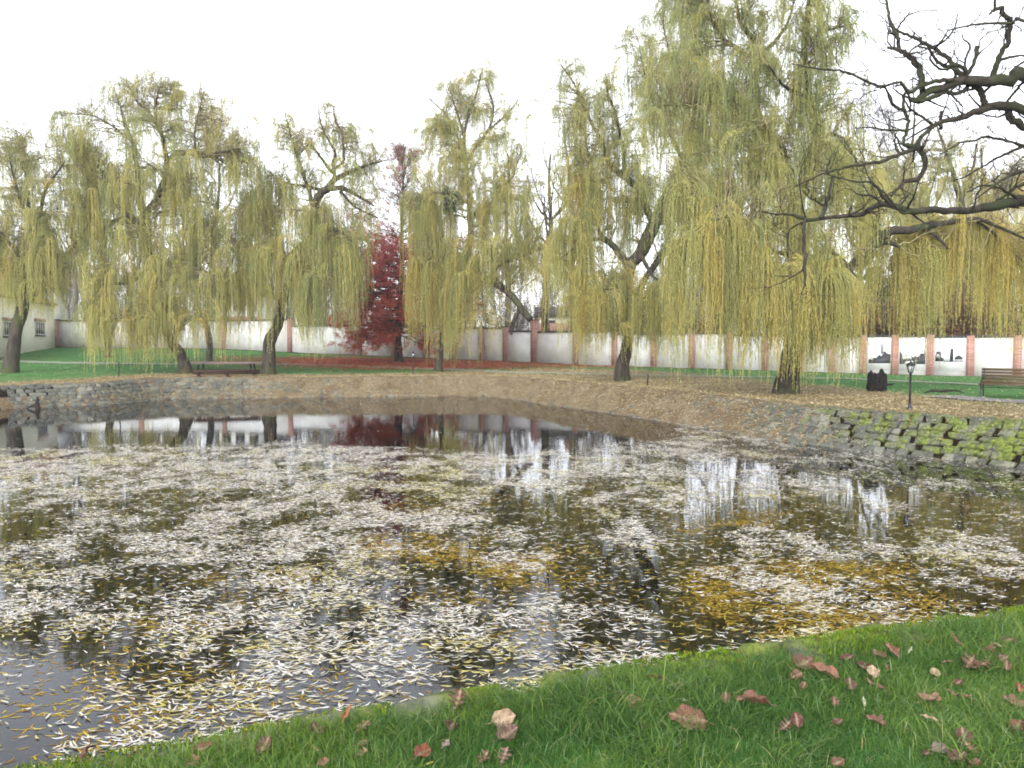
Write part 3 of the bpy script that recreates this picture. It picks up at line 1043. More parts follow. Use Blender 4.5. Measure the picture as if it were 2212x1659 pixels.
def near_moss():
    n = 320000
    s = rng.uniform(0, ALEN, n)
    off = rng.uniform(0.80, 1.30, n)
    X, Y = bank_pt(s, off)
    k = (Y < 8.8) & (Y > 2) & (np.abs(X) < 0.7 * Y + 0.4) & (rng.random(n) < sstep(0.30, 0.44, fbm(X * 2.4, Y * 2.4, 80)))
    X, Y, off = X[k], Y[k], off[k]
    n = len(X)
    Z = slope_z(X, Y, np.minimum(off, 1.0)) + 0.012 + 0.02 * fbm(X * 5, Y * 5, 81)
    a = rng.uniform(0.014, 0.036, n)
    m, N, L = None, None, None
    mm = leafmat('moss_fronds', [(0, (0.06, 0.10, 0.012)), (0.5, (0.13, 0.22, 0.018)), (0.9, (0.24, 0.34, 0.03)), (1, (0.20, 0.10, 0.03))], 0.3, 0.8, 0.1)
    blades('moss', X, Y, Z, a, rng.uniform(0.004, 0.009, n), rng.uniform(0, 1.2, n), mm, np.clip(rng.normal(0.5, 0.25, n), 0, 1), segs=2)


near_grass()
near_moss()


# ------------------------------------------------------------------ trees
def c5(*pts):      # detail sheet over the upper right corner
    return [(1659 + p[0] / 4, p[1] / 4) + tuple(p[2:]) for p in pts]


def c6(*pts):
    return [(1659 + p[0] / 4, 378 + p[1] / 4) + tuple(p[2:]) for p in pts]


BMUL = 1.0


class Tree:
    def __init__(s, Y, seed=1):
        s.Y = Y
        s.rmul = 1.0
        s.limbs = []           # (N,3) points, (N,) radii
        s.P, s.Rr = [], []     # twig polylines by point count
        s.tw = {}
        s.rng = np.random.default_rng(seed)

    def limb(s, pts, dy=0.0, dy2=None, n=26, wob=0.25, K=10, root=False):
        """pts: (x, y, half width) in photo pixels; depth runs from Y+dy to Y+dy2"""
        if dy2 is None: dy2 = dy
        m = len(pts)
        W = []
        for i, p in enumerate(pts):
            Y = s.Y + dy + (dy2 - dy) * i / max(1, m - 1)
            q = at(p[0], p[1], Y)
            W.append((q[0], q[1], q[2], p[2] * S * Y / 780))
        W = np.array(W)
        Q = catmull(W, n)
        r = np.maximum(Q[:, 3] * s.rmul, 0.006)
        j = s.rng.normal(0, 1, (n, 3))
        j = (j + np.roll(j, 1, 0) + np.roll(j, 2, 0)) / 3
        j[0] = 0
        Q[:, :3] += j * (r * wob)[:, None]
        if root:
            # flare at the foot, sunk into the ground
            h = Q[:, 2] - Q[0, 2]
            r = r * (1 + 0.28 * np.exp(-h / 0.35))
            gz = float(zland(Q[0, 0], Q[0, 1]))
            Q[0, 2] = gz - 0.25
        s.limbs.append((Q[:, :3], r, K))
        return s

    def limb_world(s, W, r, n=20, K=8, wob=0.2):
        Q = catmull(np.c_[np.asarray(W, float), np.asarray(r, float)], n)
        rr = np.maximum(Q[:, 3], 0.005)
        j = s.rng.normal(0, 1, (n, 3)); j[0] = 0
        s.limbs.append((Q[:, :3] + j * (rr * wob)[:, None], rr, K))

    def add_tw(s, P, r):
        s.tw.setdefault(P.shape[1], []).append((P, r))

    def cloud(s):
        P = np.concatenate([l[0] for l in s.limbs])
        r = np.concatenate([l[1] for l in s.limbs])
        return P, r

    def sprout(s, base, d0, r0, length, N=7, up=0.15, crook=0.25, r1=0.003):
        """crooked twigs growing from base points"""
        B = len(base)
        P = np.empty((B, N, 3))
        P[:, 0] = base
        d = nrm(d0)
        st = (length / (N - 1))[:, None]
        for k in range(1, N):
            P[:, k] = P[:, k - 1] + d * st
            d = nrm(d + s.rng.normal(0, crook, (B, 3)) + np.array((0, 0, up)))
        rad = r0[:, None] + (r1 - r0)[:, None] * np.linspace(0, 1, N)[None] ** 0.7
        s.add_tw(P, np.maximum(rad, r1))
        return P, rad

    def from_lines(s, P, rad, per, tmin=0.25, tmax=1.0, spread=0.9, up=0.25):
        """points and directions on random places of twig polylines"""
        B, N, _ = P.shape
        i = np.repeat(np.arange(B), per)
        t = s.rng.uniform(tmin, tmax, len(i)) * (N - 1.001)
        k = t.astype(int)
        f = (t - k)[:, None]
        p = P[i, k] * (1 - f) + P[i, k + 1] * f
        T = nrm(P[i, k + 1] - P[i, k])
        d = nrm(T * 0.7 + s.rng.normal(0, 1, (len(i), 3)) * spread * 0.6 + np.array((0, 0, up)))
        return p, d, rad[i, k], i

    def bare(s, per_m=2.2, len1=(0.7, 1.8), per2=4, len2=(0.3, 0.9), rmax=0.1, rmin=0.0, up=0.25, tmin=0.15, crook=0.3, third=0, r1=0.003, zmin=None):
        """twigs along the limbs that are thin enough"""
        bp, bd, br = [], [], []
        for Q, r, K in s.limbs:
            L = np.linalg.norm(np.diff(Q, axis=0), axis=1).sum()
            m = max(1, int(L * per_m * BMUL))
            t = s.rng.uniform(tmin, 1, m) * (len(Q) - 1.001)
            k = t.astype(int)
            p = Q[k] + (Q[k + 1] - Q[k]) * (t - k)[:, None]
            T = nrm(Q[k + 1] - Q[k])
            rk = r[k]
            d = nrm(T * 0.5 + s.rng.normal(0, 0.7, (m, 3)) + np.array((0, 0, up)))
            ok = (rk < rmax) & (rk >= rmin)
            if zmin is not None: ok &= p[:, 2] > zmin
            bp.append(p[ok]); bd.append(d[ok]); br.append(np.minimum(rk[ok] * 0.6, 0.03))
        p, d, r = np.concatenate(bp), np.concatenate(bd), np.concatenate(br)
        if not len(p): return
        l = s.rng.uniform(*len1, len(p)) * np.clip(0.6 + r / 0.03, 0.6, 1.3)
        P, rad = s.sprout(p, d, np.maximum(r, 0.008), l, 8, 0.08, crook, r1)
        p, d, r, _ = s.from_lines(P, rad, per2)
        P2, rad2 = s.sprout(p, d, np.maximum(r * 0.6, 0.005), s.rng.uniform(*len2, len(p)), 6, 0.06, crook, r1)
        if third:
            p, d, r, _ = s.from_lines(P2, rad2, third)
            s.sprout(p, d, np.full(len(p), max(0.0035, r1)), s.rng.uniform(len2[0] * 0.5, len2[1] * 0.6, len(p)), 5, 0.05, crook, r1)
        return P, P2

    def build(s, root, bark, twig, K=4):
        a = Acc()
        for Q, r, k in s.limbs:
            V, g = tubes(Q[None], r[None], k, 0.05)
            a.add(V, g)
        a.build('trunk', bark, root, smooth=True)
        if s.tw:
            b = Acc()
            for n, L in s.tw.items():
                P = np.concatenate([q[0] for q in L]); r = np.concatenate([q[1] for q in L])
                V, g = tubes(P, r, 3 if r.max() < 0.02 else K)
                b.add(V, g)
            b.build('branches', twig, root)


NLEAF = [0]


class Willow(Tree):
    def weep(s, pads, lf=(0.10, 0.015), gap=0.055, dens=1.75, subs=16, z_clear=(0.1, 2.0), tmul=1.0, kill=0.0):
        """pads: (x, y, rx, ry, strands, hang length m, tint[, dy]) ellipses of the crown from which strands hang"""
        LP, LR = s.cloud()
        r_ = s.rng
        St, Sd, Sl, Stt, Sc = [], [], [], [], []
        ctot = 0
        for pad in pads:
            x, y, rx, ry, ns, L, ti = pad[:7]
            ti = ti * 0.85 - 0.05
            dy = pad[7] if len(pad) > 7 else 0.0
            ns = int(ns * dens)
            c = at(x, y, s.Y + dy)
            mx, mz = rx * S * s.Y / 780, ry * S * s.Y / 780
            md = max(mx * 0.8, 0.6)
            nb = max(3, int(subs * (0.6 + mx / 3))) if len(pad) < 9 else pad[8]
            u = nrm(r_.normal(0, 1, (nb, 3))) * (r_.uniform(0.25, 1, nb) ** 0.5)[:, None]
            T = c + u * np.array((mx, md, mz))
            # start: nearest limb point, preferring lower ones
            d = np.linalg.norm(LP[None] - T[:, None], axis=2) + 1.2 * np.maximum(0, LP[None, :, 2] - T[:, None, 2]) + (LR[None] > 0.3) * 0.8
            k = d.argmin(1)
            p0 = LP[k]
            dist = np.linalg.norm(T - p0, axis=1)[:, None]
            mid = p0 * 0.45 + T * 0.55 + np.array((0, 0, 1)) * dist * 0.22 + r_.normal(0, 0.08, (nb, 3)) * dist
            t = np.linspace(0, 1, 11)[None, :, None]
            B = p0[:, None] * (1 - t) ** 2 + mid[:, None] * 2 * t * (1 - t) + T[:, None] * t ** 2
            jit = r_.normal(0, 0.022, B.shape) * dist[:, None]
            jit[:, 0] = 0
            B = B + jit
            ra = np.minimum(LR[k] * 0.55, 0.012 + 0.012 * dist[:, 0])
            rad = ra[:, None] * (1 - t[..., 0]) + 0.006 * t[..., 0]
            s.add_tw(B, rad)
            p, dd, rr, _ = s.from_lines(B, rad, 7, 0.3, 1.0, 1.0, 0.25)
            TW, twr = s.sprout(p, dd, np.full(len(p), 0.007), r_.uniform(0.35, 1.0, len(p)) * min(1.4, 0.55 + mx / 3), 6, 0.0, 0.25, 0.003)
            # bundles of strands start on sub-branches and twigs
            nc = max(3, ns // 9)
            n1 = int(nc * 0.25)
            i1 = r_.integers(0, nb, n1); j1 = r_.integers(4, 11, n1)
            i2 = r_.integers(0, len(TW), nc - n1); j2 = r_.integers(1, 6, nc - n1)
            pc = np.concatenate([B[i1, j1], TW[i2, j2]])
            ci = r_.integers(0, nc, ns)
            p = pc[ci] + r_.normal(0, 1, (ns, 3)) * np.array((0.085, 0.085, 0.06))
            o = p - c
            o[:, 2] = 0
            di = nrm((o / max(mx, 0.5)) + r_.normal(0, 0.6, (nc, 3))[ci] + r_.normal(0, 0.25, (ns, 3)))
            St.append(p); Sd.append(di)
            Sl.append(L * r_.uniform(0.3, 1.25, nc)[ci] * r_.uniform(0.5, 1.1, ns))
            Stt.append(np.clip(ti + r_.normal(0, 0.17, nc)[ci] + r_.normal(0, 0.05, ns), 0, 1))
            Sc.append(ci + ctot)
            ctot += nc
        p, di, L, tt = np.concatenate(St), np.concatenate(Sd), np.concatenate(Sl), np.concatenate(Stt)
        ci = np.concatenate(Sc)
        M_ = len(p)
        gz = zland(p[:, 0], p[:, 1])
        L = np.minimum(L, np.maximum(p[:, 2] - gz - r_.uniform(*z_clear, M_) ** 1.5, 0.25))
        N = 10
        ss = np.linspace(0, 1, N) ** 1.25
        P = np.empty((M_, N, 3))
        P[:, 0] = p
        lam = (r_.uniform(0.12, 0.4, ctot)[ci] * r_.uniform(0.85, 1.15, M_))
        th0 = r_.uniform(-0.1, 0.6, ctot)[ci]
        dh = nrm(np.c_[di[:, :2], np.zeros(M_)])
        sway = r_.normal(0, 0.03, (ctot, 2))[ci]
        for k in range(1, N):
            ds = (ss[k] - ss[k - 1]) * L
            sm = 0.5 * (ss[k] + ss[k - 1]) * L
            th = -math.pi / 2 + (th0 + math.pi / 2) * np.exp(-sm / lam)
            st = dh * np.cos(th)[:, None] + np.array((0, 0, 1)) * np.sin(th)[:, None]
            sway = sway * 0.8 + r_.normal(0, 0.03, (ctot, 2))[ci] + r_.normal(0, 0.014, (M_, 2))
            st[:, :2] += sway
            P[:, k] = P[:, k - 1] + st * ds[:, None]
        s.strandP, s.strandT = P, tt
        rad = np.linspace(0.006, 0.0028, N)[None] * np.ones((M_, 1)) * tmul
        s.hang = (P, rad)
        # leaves
        nl = np.maximum(3, (L / gap * (1 - kill)).astype(int))
        i = np.repeat(np.arange(M_), nl)
        q = len(i)
        u = r_.uniform(0.0, 1.0, q) ** 0.9
        lenk = u * (N - 1.001)
        k = lenk.astype(int)
        f = (lenk - k)[:, None]
        b = P[i, k] * (1 - f) + P[i, k + 1] * f
        T = nrm(P[i, k + 1] - P[i, k])
        D = nrm(T * 0.9 + r_.normal(0, 0.33, (q, 3)) + np.array((0, 0, -0.4)))
        w_ = nrm(np.cross(D, r_.normal(0, 1, (q, 3))))
        ll = lf[0] * r_.uniform(0.7, 1.3, q)
        ww = lf[1] * r_.uniform(0.7, 1.3, q)
        V = np.empty((q, 4, 3))
        V[:, 0] = b
        m = b + D * (ll * 0.42)[:, None]
        V[:, 1] = m + w_ * (ww / 2)[:, None]
        V[:, 2] = b + D * ll[:, None]
        V[:, 3] = m - w_ * (ww / 2)[:, None]
        tint = np.clip(tt[i] + r_.normal(0, 0.07, q), 0, 1)
        s.leaves = (V.reshape(-1, 3), np.arange(q * 4).reshape(q, 4), tint)
        NLEAF[0] += q

    def finish(s, name, label, cat, group=None, bark='bark', twig='willow_twig', leafm='willow_leaf', base=None):
        root = empty(name, base if base is not None else s.limbs[0][0][0] * np.array((1, 1, 0)) + np.array((0, 0, s.limbs[0][0][0][2] + 0.25)), 0, label, cat, group)
        off = np.array(root.location)
        s.shift(-off)
        s.build(root, M[bark], M[twig])
        V, f, t = s.leaves
        a = Acc()
        a.add(V - off, [f], t)
        P, r = s.hang
        Vt, g = tubes(P - off, r, 3, close_tip=False)
        a.add(Vt, g, np.repeat(np.clip(s.strandT * 0.6 + 0.25, 0, 1), (P.shape[1] - 1) * 3))
        a.build('foliage', M[leafm], root)
        return root

    def shift(s, d):
        s.limbs = [(Q + d, r, k) for Q, r, k in s.limbs]
        s.tw = {n: [(P + d, r) for P, r in L] for n, L in s.tw.items()}


def finish_bare(s, name, label, cat, group=None, bark='bark_grey', twig='twig_far', base=None):
    b = np.array(base if base is not None else s.limbs[0][0][0], float)
    root = empty(name, b, 0, label, cat, group)
    s.limbs = [(Q - b, r, k) for Q, r, k in s.limbs]
    s.tw = {n: [(P - b, r) for P, r in L] for n, L in s.tw.items()}
    s.build(root, M[bark], M[twig])
    return root


def in_poly(x, y, P):
    c = False
    for i in range(len(P)):
        (x0, y0), (x1, y1) = P[i - 1], P[i]
        if (y0 > y) != (y1 > y) and x < (x1 - x0) * (y - y0) / (y1 - y0) + x0: c = not c
    return c


def crown(poly, Y, ns, tint, step=52, seed=1, Lm=1.0, depth=0.75):
    """small tufts spread through the whole crown volume whose outline is poly"""
    r_ = np.random.default_rng(seed + 500)
    xs = [p[0] for p in poly]; ys = [p[1] for p in poly]
    y0, y1 = min(ys), max(ys)
    out = []
    for gy_ in np.arange(y0, y1, step):
        for gx_ in np.arange(min(xs), max(xs), step):
            x, y = gx_ + r_.uniform(-.6, .6) * step, gy_ + r_.uniform(-.6, .6) * step
            if not in_poly(x, y, poly): continue
            row = [q for q in np.arange(min(xs), max(xs) + 1, 12) if in_poly(q, y, poly)]
            hw = max(20, (max(row) - min(row)) / 2); cx = (max(row) + min(row)) / 2
            fx = min(1, abs(x - cx) / hw)
            dm = depth * hw * S * Y / 780 * math.sqrt(max(0.04, 1 - fx * fx))
            fy = (y - y0) / (y1 - y0)
            L = float(np.interp(fy, [0, 0.25, 0.6, 1], [0.8, 1.5, 2.5, 3.0])) * Lm
            n = ns * float(np.interp(fy, [0, 0.2, 0.5, 1], [1.0, 1.15, 1.1, 1.0])) * r_.uniform(0.5, 1.5)
            out.append((x, y, step * 0.75, step * 0.5, n, L, float(np.interp(fy, [0, 1], tint)) + r_.normal(0, 0.07), float(r_.uniform(-0.65, 1) * dm), 5))
    return out


GW = 'weeping willows round the pond'
BMUL = 2.0

# --- willow 1: far left, leaning
t = Willow(41.3, 11)
t.limb([(20, 806, 16), (30, 748, 13), (37, 698, 12), (50, 661, 12), (60, 630, 10), (64, 586, 9), (67, 536, 7), (66, 483, 5), (58, 420, 4), (55, 350, 3), (45, 290, 1.5)], 0, 0.5, root=True)
t.limb([(52, 655, 8), (85, 626, 6.5), (100, 601, 6), (120, 573, 5), (137, 553, 4), (175, 516, 2.5)], 0, 1.5)
t.limb([(66, 540, 5), (85, 470, 4), (100, 408, 3), (140, 350, 1.5)], 0.2, -1)
t.limb([(67, 500, 4), (40, 420, 3), (20, 340, 1.5)], 0.3, -1)
t.limb([(62, 600, 4), (30, 540, 3), (0, 500, 2), (-40, 470, 1.5)], 0, -1.5)
t.bare(1.8, (0.9, 2.2), 5, (0.5, 1.2), rmax=0.16, up=0.5, tmin=0.3, third=3)
t.weep(crown([(-60, 300), (0, 265), (60, 260), (120, 290), (165, 360), (190, 450), (185, 540), (150, 590), (60, 610), (-60, 610)], t.Y, 46, (.42, .56), 46, 1) + [(70, 500, 55, 40, 170, 3.4, .5), (125, 540, 50, 30, 130, 2.8, .45), (40, 560, 40, 30, 170, 3.0, .6), (60, 400, 70, 50, 90, 1.6, .5), (20, 340, 60, 50, 60, 1.2, .45),
        (130, 420, 50, 50, 60, 1.4, .45), (-40, 500, 50, 50, 120, 2.6, .55), (90, 620, 50, 20, 80, 1.8, .65)], (0.11, 0.0135), 0.042)
t.finish('weeping_willow', 'thinly leaved willow leaning right before the cream building, at the far left', 'tree', GW)

# --- willow 2: big rounded left crown
t = Willow(42.5, 12)
t.limb([(401, 809, 15), (396, 781, 11), (385, 756, 11), (370, 736, 10), (357, 711, 9), (350, 681, 9), (335, 636, 9), (322, 560, 9), (315, 483, 9), (305, 433, 8), (297, 370, 5), (287, 308, 4), (270, 270, 3), (260, 230, 1.5)], 0, 0.5, root=True, n=36)
t.limb([(310, 470, 7), (337, 428, 7), (355, 383, 6), (362, 345, 5), (355, 315, 4), (345, 278, 3.5), (335, 240, 2.5), (345, 190, 1.5)], 0.4, -0.5)
t.limb([(345, 278, 3), (320, 240, 2.5), (300, 225, 2), (280, 190, 1.2)], -0.3, 0)
t.limb([(362, 345, 4), (382, 330, 5), (410, 332, 4.5), (440, 338, 4), (470, 330, 2.5), (520, 320, 1.5)], -0.3, -1.5)
t.limb([(420, 335, 3), (422, 280, 2.5), (430, 240, 2), (440, 200, 1.2)], -1, -1)
t.limb([(315, 483, 8), (275, 463, 6), (250, 433, 4.5), (235, 390, 3.5), (200, 350, 2), (160, 330, 1.2)], 0.3, 1)
t.limb([(305, 480, 6), (265, 478, 5), (240, 478, 4), (205, 476, 3), (180, 500, 2)], 0.3, 1.5)
t.limb([(322, 560, 6), (370, 571, 5), (400, 560, 4), (450, 590, 3), (480, 600, 2)], 0.3, -1)
t.limb([(322, 580, 5), (280, 610, 4), (235, 615, 3), (200, 640, 2)], 0.3, -1.5)
t.limb([(287, 308, 3), (240, 270, 2), (200, 250, 1.3), (150, 245, 1)], 0.3, 0.5)
t.bare(2.2, (0.9, 2.2), 6, (0.5, 1.2), rmax=0.14, up=0.5, tmin=0.3, third=4, zmin=6)
t.weep(crown([(105, 260), (160, 215), (240, 190), (290, 150), (350, 140), (410, 165), (460, 215), (540, 290), (575, 350), (560, 430), (520, 520), (460, 560), (300, 630), (200, 600), (150, 480), (110, 360)], t.Y, 44, (.42, .6), 48, 2) + [(200, 330, 75, 50, 150, 2.2, .55), (170, 290, 60, 40, 70, 1.5, .5), (330, 220, 90, 45, 90, 1.2, .5), (270, 270, 80, 40, 110, 1.6, .5), (430, 270, 70, 50, 120, 1.6, .5),
        (510, 320, 60, 40, 150, 2.2, .62), (340, 390, 110, 50, 260, 2.8, .55), (220, 420, 70, 45, 220, 3.0, .45), (430, 420, 70, 50, 230, 3.0, .5), (300, 520, 70, 35, 240, 3.6, .6),
        (250, 590, 55, 30, 230, 4.0, .65, -1.0), (370, 590, 60, 30, 210, 4.0, .65, -0.8), (330, 640, 40, 25, 170, 3.2, .75, -1.3), (215, 640, 35, 20, 120, 3.2, .6, -1.5), (430, 620, 50, 30, 140, 3.0, .55, -0.6),
        (470, 480, 50, 40, 150, 3.2, .4), (140, 290, 50, 50, 90, 1.8, .5), (250, 200, 60, 35, 70, 1.0, .5), (400, 210, 60, 40, 80, 1.1, .5), (520, 270, 45, 45, 100, 1.6, .55), (390, 320, 70, 40, 160, 2.2, .55), (150, 390, 45, 40, 130, 2.4, .5), (550, 380, 45, 40, 160, 2.6, .55, .8), (300, 660, 50, 25, 200, 3.6, .66, -1.5), (215, 660, 40, 22, 220, 3.6, .62, -1.6), (265, 690, 40, 18, 190, 2.8, .68, -1.8), (345, 690, 40, 18, 170, 2.8, .7, -1.6), (425, 670, 40, 20, 170, 3.0, .6, -1.2), (470, 600, 40, 25, 150, 3.4, .5, -0.8)], (0.11, 0.0135), 0.042)
t.finish('weeping_willow', 'broad rounded willow with a crooked trunk, second from the far left', 'tree', GW)

# --- willow 3: left of the red tree, dark open limbs at its top
t = Willow(43.5, 13)
t.limb([(581, 809, 14), (578, 770, 14), (583, 736, 13), (599, 698, 11), (606, 661, 9), (619, 623, 9), (624, 586, 9), (621, 561, 9), (641, 543, 10), (656, 533, 10), (674, 510, 9), (682, 460, 9), (687, 423, 9), (707, 410, 8), (727, 385, 6), (752, 373, 4.5), (782, 360, 3.5), (807, 353, 2), (840, 345, 1)], 0, -0.6, root=True, n=44)
t.limb([(715, 400, 4), (722, 378, 4), (719, 348, 3.5), (724, 330, 3), (700, 285, 2), (690, 250, 1.2)], -0.5, -0.8)
t.limb([(723, 365, 3.5), (741, 348, 3), (742, 320, 3), (738, 288, 2.5), (724, 258, 1.8), (722, 230, 1)], -0.5, 0)
t.limb([(722, 378, 3), (702, 353, 3), (682, 325, 2.5), (668, 312, 2), (650, 330, 1.4)], -0.5, -1.2)
t.limb([(705, 408, 6), (744, 408, 5), (782, 428, 3), (807, 445, 1.8)], -0.5, -1)
t.limb([(735, 412, 3), (760, 440, 2.6), (782, 455, 2), (815, 470, 1.2)], -0.5, 0.3)
t.limb([(697, 412, 4), (664, 403, 3.5), (640, 400, 2.5), (600, 390, 1.6)], -0.4, 0.6)
t.limb([(678, 470, 5), (669, 418, 4), (656, 380, 3.5), (644, 343, 3), (627, 290, 2), (622, 262, 1.2)], 0, 0.8)
t.limb([(621, 565, 7), (599, 548, 5), (574, 556, 4), (536, 571, 3.5), (504, 593, 2.5), (470, 610, 1.6)], -0.2, -1.5)
t.limb([(622, 575, 4), (600, 510, 3.5), (585, 470, 3), (560, 440, 2), (540, 430, 1.2)], -0.2, 1.0)
t.limb([(660, 530, 5), (700, 500, 4), (735, 500, 3), (755, 520, 2)], -0.3, -1.5)
t.bare(2.0, (0.8, 1.9), 5, (0.4, 1.0), rmax=0.13, up=0.45, tmin=0.25, third=3, zmin=7)
t.weep(crown([(485, 520), (500, 430), (560, 330), (590, 250), (640, 230), (720, 235), (770, 260), (820, 300), (850, 345), (800, 400), (770, 470), (765, 560), (700, 590), (600, 590), (500, 590)], t.Y, 44, (.42, .5), 46, 3) + [(560, 460, 50, 35, 230, 3.6, .5), (610, 430, 55, 35, 210, 3.0, .5), (690, 465, 45, 30, 260, 4.4, .45, -0.6), (725, 500, 40, 30, 300, 4.6, .4, -1.0), (745, 560, 25, 40, 200, 4.2, .42, -1.0),
        (540, 560, 40, 30, 250, 4.2, .62, -0.8), (515, 600, 35, 25, 220, 3.4, .68, -1.0), (600, 540, 50, 25, 230, 4.0, .6, -0.6), (650, 560, 40, 25, 230, 4.4, .5, -1.0), (690, 600, 40, 30, 220, 3.8, .42, -1.2),
        (715, 320, 90, 50, 90, 1.3, .5), (625, 310, 60, 50, 110, 1.5, .5), (780, 355, 40, 30, 70, 1.4, .5), (560, 390, 60, 40, 160, 2.4, .5), (500, 520, 40, 30, 140, 3.2, .45, 0.8)], (0.11, 0.0135), 0.042)
t.finish('weeping_willow', 'willow with bare dark limbs on top, just left of the red tree', 'tree', GW)

# --- willow 4: right of the red tree
b4 = on_ground(947, 803)
t = Willow(float(b4[1]), 14)
t.limb([(947, 804, 9), (954, 748, 7), (962, 686, 6.5), (972, 641, 6.5), (990, 606, 6.5), (1002, 560, 6.5), (1017, 505, 6.5), (1014, 433, 5), (1006, 358, 4), (1004, 328, 3.5), (1003, 290, 3.2), (1009, 263, 3), (1014, 233, 2.6), (1029, 203, 2), (1039, 158, 1.2)], 0, 0.3, root=True, n=40)
t.limb([(1005, 350, 3), (1036, 308, 3), (1056, 278, 2.6), (1064, 248, 2.4), (1064, 220, 2), (1049, 178, 1.2)], 0.3, -0.6)
t.limb([(1046, 292, 2.5), (1075, 265, 2), (1094, 248, 1.8), (1120, 215, 1)], 0, 0.3)
t.limb([(1004, 310, 2.4), (995, 268, 2.2), (984, 233, 2), (974, 200, 1.2)], 0.3, 0.6)
t.limb([(1005, 335, 2.6), (985, 290, 2.2), (964, 248, 1.8), (926, 213, 1)], 0.3, 1)
t.limb([(1000, 556, 6), (1025, 582, 7), (1041, 600, 8.5), (1063, 607, 10), (1083, 620, 8), (1098, 635, 7), (1118, 652, 7), (1131, 675, 7.5), (1146, 690, 7)], 0, -1.2, K=10)
t.limb([(1124, 662, 3.5), (1114, 685, 4.5), (1108, 705, 4), (1104, 722, 3)], -1, -0.6)
t.limb([(1060, 605, 5), (1075, 575, 4), (1110, 560, 3), (1150, 545, 2), (1190, 530, 1.2)], -0.5, 0.3)
t.limb([(1016, 470, 4), (1060, 440, 3), (1090, 400, 2), (1110, 380, 1.2)], 0.3, 1)
t.limb([(1014, 440, 3.5), (970, 420, 3), (930, 420, 2), (900, 440, 1.4)], 0.3, -1.2)
t.limb([(995, 590, 4), (960, 570, 3.4), (930, 560, 2.5), (910, 580, 1.6)], 0, -1.4)
t.bare(2.0, (0.7, 1.7), 5, (0.4, 1.0), rmax=0.13, up=0.4, tmin=0.25, third=3, zmin=7)
t.weep(crown([(880, 430), (890, 300), (910, 205), (960, 160), (1040, 150), (1100, 190), (1160, 260), (1175, 360), (1190, 470), (1200, 560), (1130, 590), (1010, 610), (900, 590)], t.Y, 66, (.42, .6), 44, 4) + [(905, 440, 30, 30, 260, 5.0, .6, -0.9), (940, 440, 40, 35, 280, 5.0, .58), (955, 560, 40, 35, 320, 4.6, .6, -1.0), (1000, 610, 35, 25, 260, 4.4, .58, -1.0), (905, 570, 22, 30, 220, 4.4, .7, -1.0),
        (1060, 420, 65, 45, 260, 2.8, .55), (1090, 500, 60, 40, 200, 2.6, .55), (1000, 350, 85, 45, 220, 2.2, .52), (950, 290, 55, 50, 100, 1.5, .5), (1065, 240, 55, 50, 100, 1.3, .5), (1000, 215, 70, 40, 90, 1.2, .5),
        (1130, 580, 50, 30, 110, 1.9, .66), (1190, 560, 50, 30, 130, 2.0, .7), (1110, 440, 50, 40, 130, 2.2, .6), (1030, 540, 40, 30, 150, 3.0, .5), (935, 640, 40, 25, 200, 3.2, .62, -0.8), (1010, 680, 30, 20, 130, 2.4, .6, -1.0)], (0.11, 0.0135), 0.042)
t.finish('weeping_willow', 'willow just right of the red tree, with a broken drooping limb', 'tree', GW, base=b4)

# --- willow 5: centre right, forked dark trunk
b5 = on_ground(1346, 823)
t = Willow(float(b5[1]), 15)
t.limb([(1346, 824, 17), (1350, 777, 13), (1358, 700, 10), (1358, 640, 10), (1358, 575, 12), (1382, 548, 13), (1402, 503, 14), (1424, 460, 12), (1442, 420, 11), (1457, 385, 8), (1474, 342, 6), (1490, 290, 5), (1500, 220, 4), (1508, 140, 3.2), (1500, 60, 2.4), (1496, 0, 1.6), (1490, -60, 1)], 0, 0.2, root=True, n=46)
t.limb([(1357, 575, 8), (1337, 545, 7.5), (1318, 525, 6.5), (1304, 515, 6), (1294, 500, 4.5), (1288, 450, 3.5), (1272, 350, 2.5), (1262, 280, 1.4)], 0, -0.8)
t.limb([(1412, 482, 8), (1395, 440, 8), (1382, 415, 8), (1352, 383, 7.5), (1330, 368, 6.5), (1312, 345, 5), (1298, 305, 4), (1270, 250, 3), (1240, 180, 2), (1212, 140, 1.2)], 0, 0.8)
t.limb([(1426, 470, 5), (1445, 474, 4.5), (1468, 475, 4), (1492, 473, 3), (1530, 485, 2)], 0, -0.8)
t.limb([(1356, 690, 6), (1375, 645, 6), (1392, 603, 6), (1420, 565, 6.5), (1443, 525, 6), (1447, 450, 6), (1465, 380, 5), (1500, 300, 4), (1530, 230, 3), (1550, 160, 2), (1560, 100, 1.2)], 0.3, 1.6)
t.limb([(1474, 342, 4), (1440, 280, 3), (1410, 220, 2.4), (1390, 150, 1.6), (1380, 90, 1)], 0.2, -1)
t.limb([(1500, 220, 3), (1460, 150, 2.2), (1440, 90, 1.8), (1430, 30, 1.2)], 0.2, -0.5)
t.limb([(1352, 383, 5), (1345, 320, 3.5), (1330, 250, 2.4), (1310, 190, 1.6)], 0.6, -0.6)
t.limb([(1304, 515, 4.5), (1270, 520, 3.5), (1235, 540, 2.4), (1210, 560, 1.6)], -0.6, -1.5)
t.limb([(1357, 640, 4), (1330, 620, 3.5), (1300, 630, 2.6), (1270, 640, 1.8)], 0, -1.6)
t.limb([(1385, 545, 5), (1405, 590, 3.5), (1430, 610, 2.5), (1450, 630, 1.6)], 0, -1.6)
t.bare(1.8, (0.7, 1.6), 5, (0.4, 0.9), rmax=0.13, up=0.4, tmin=0.25, third=2, zmin=7)
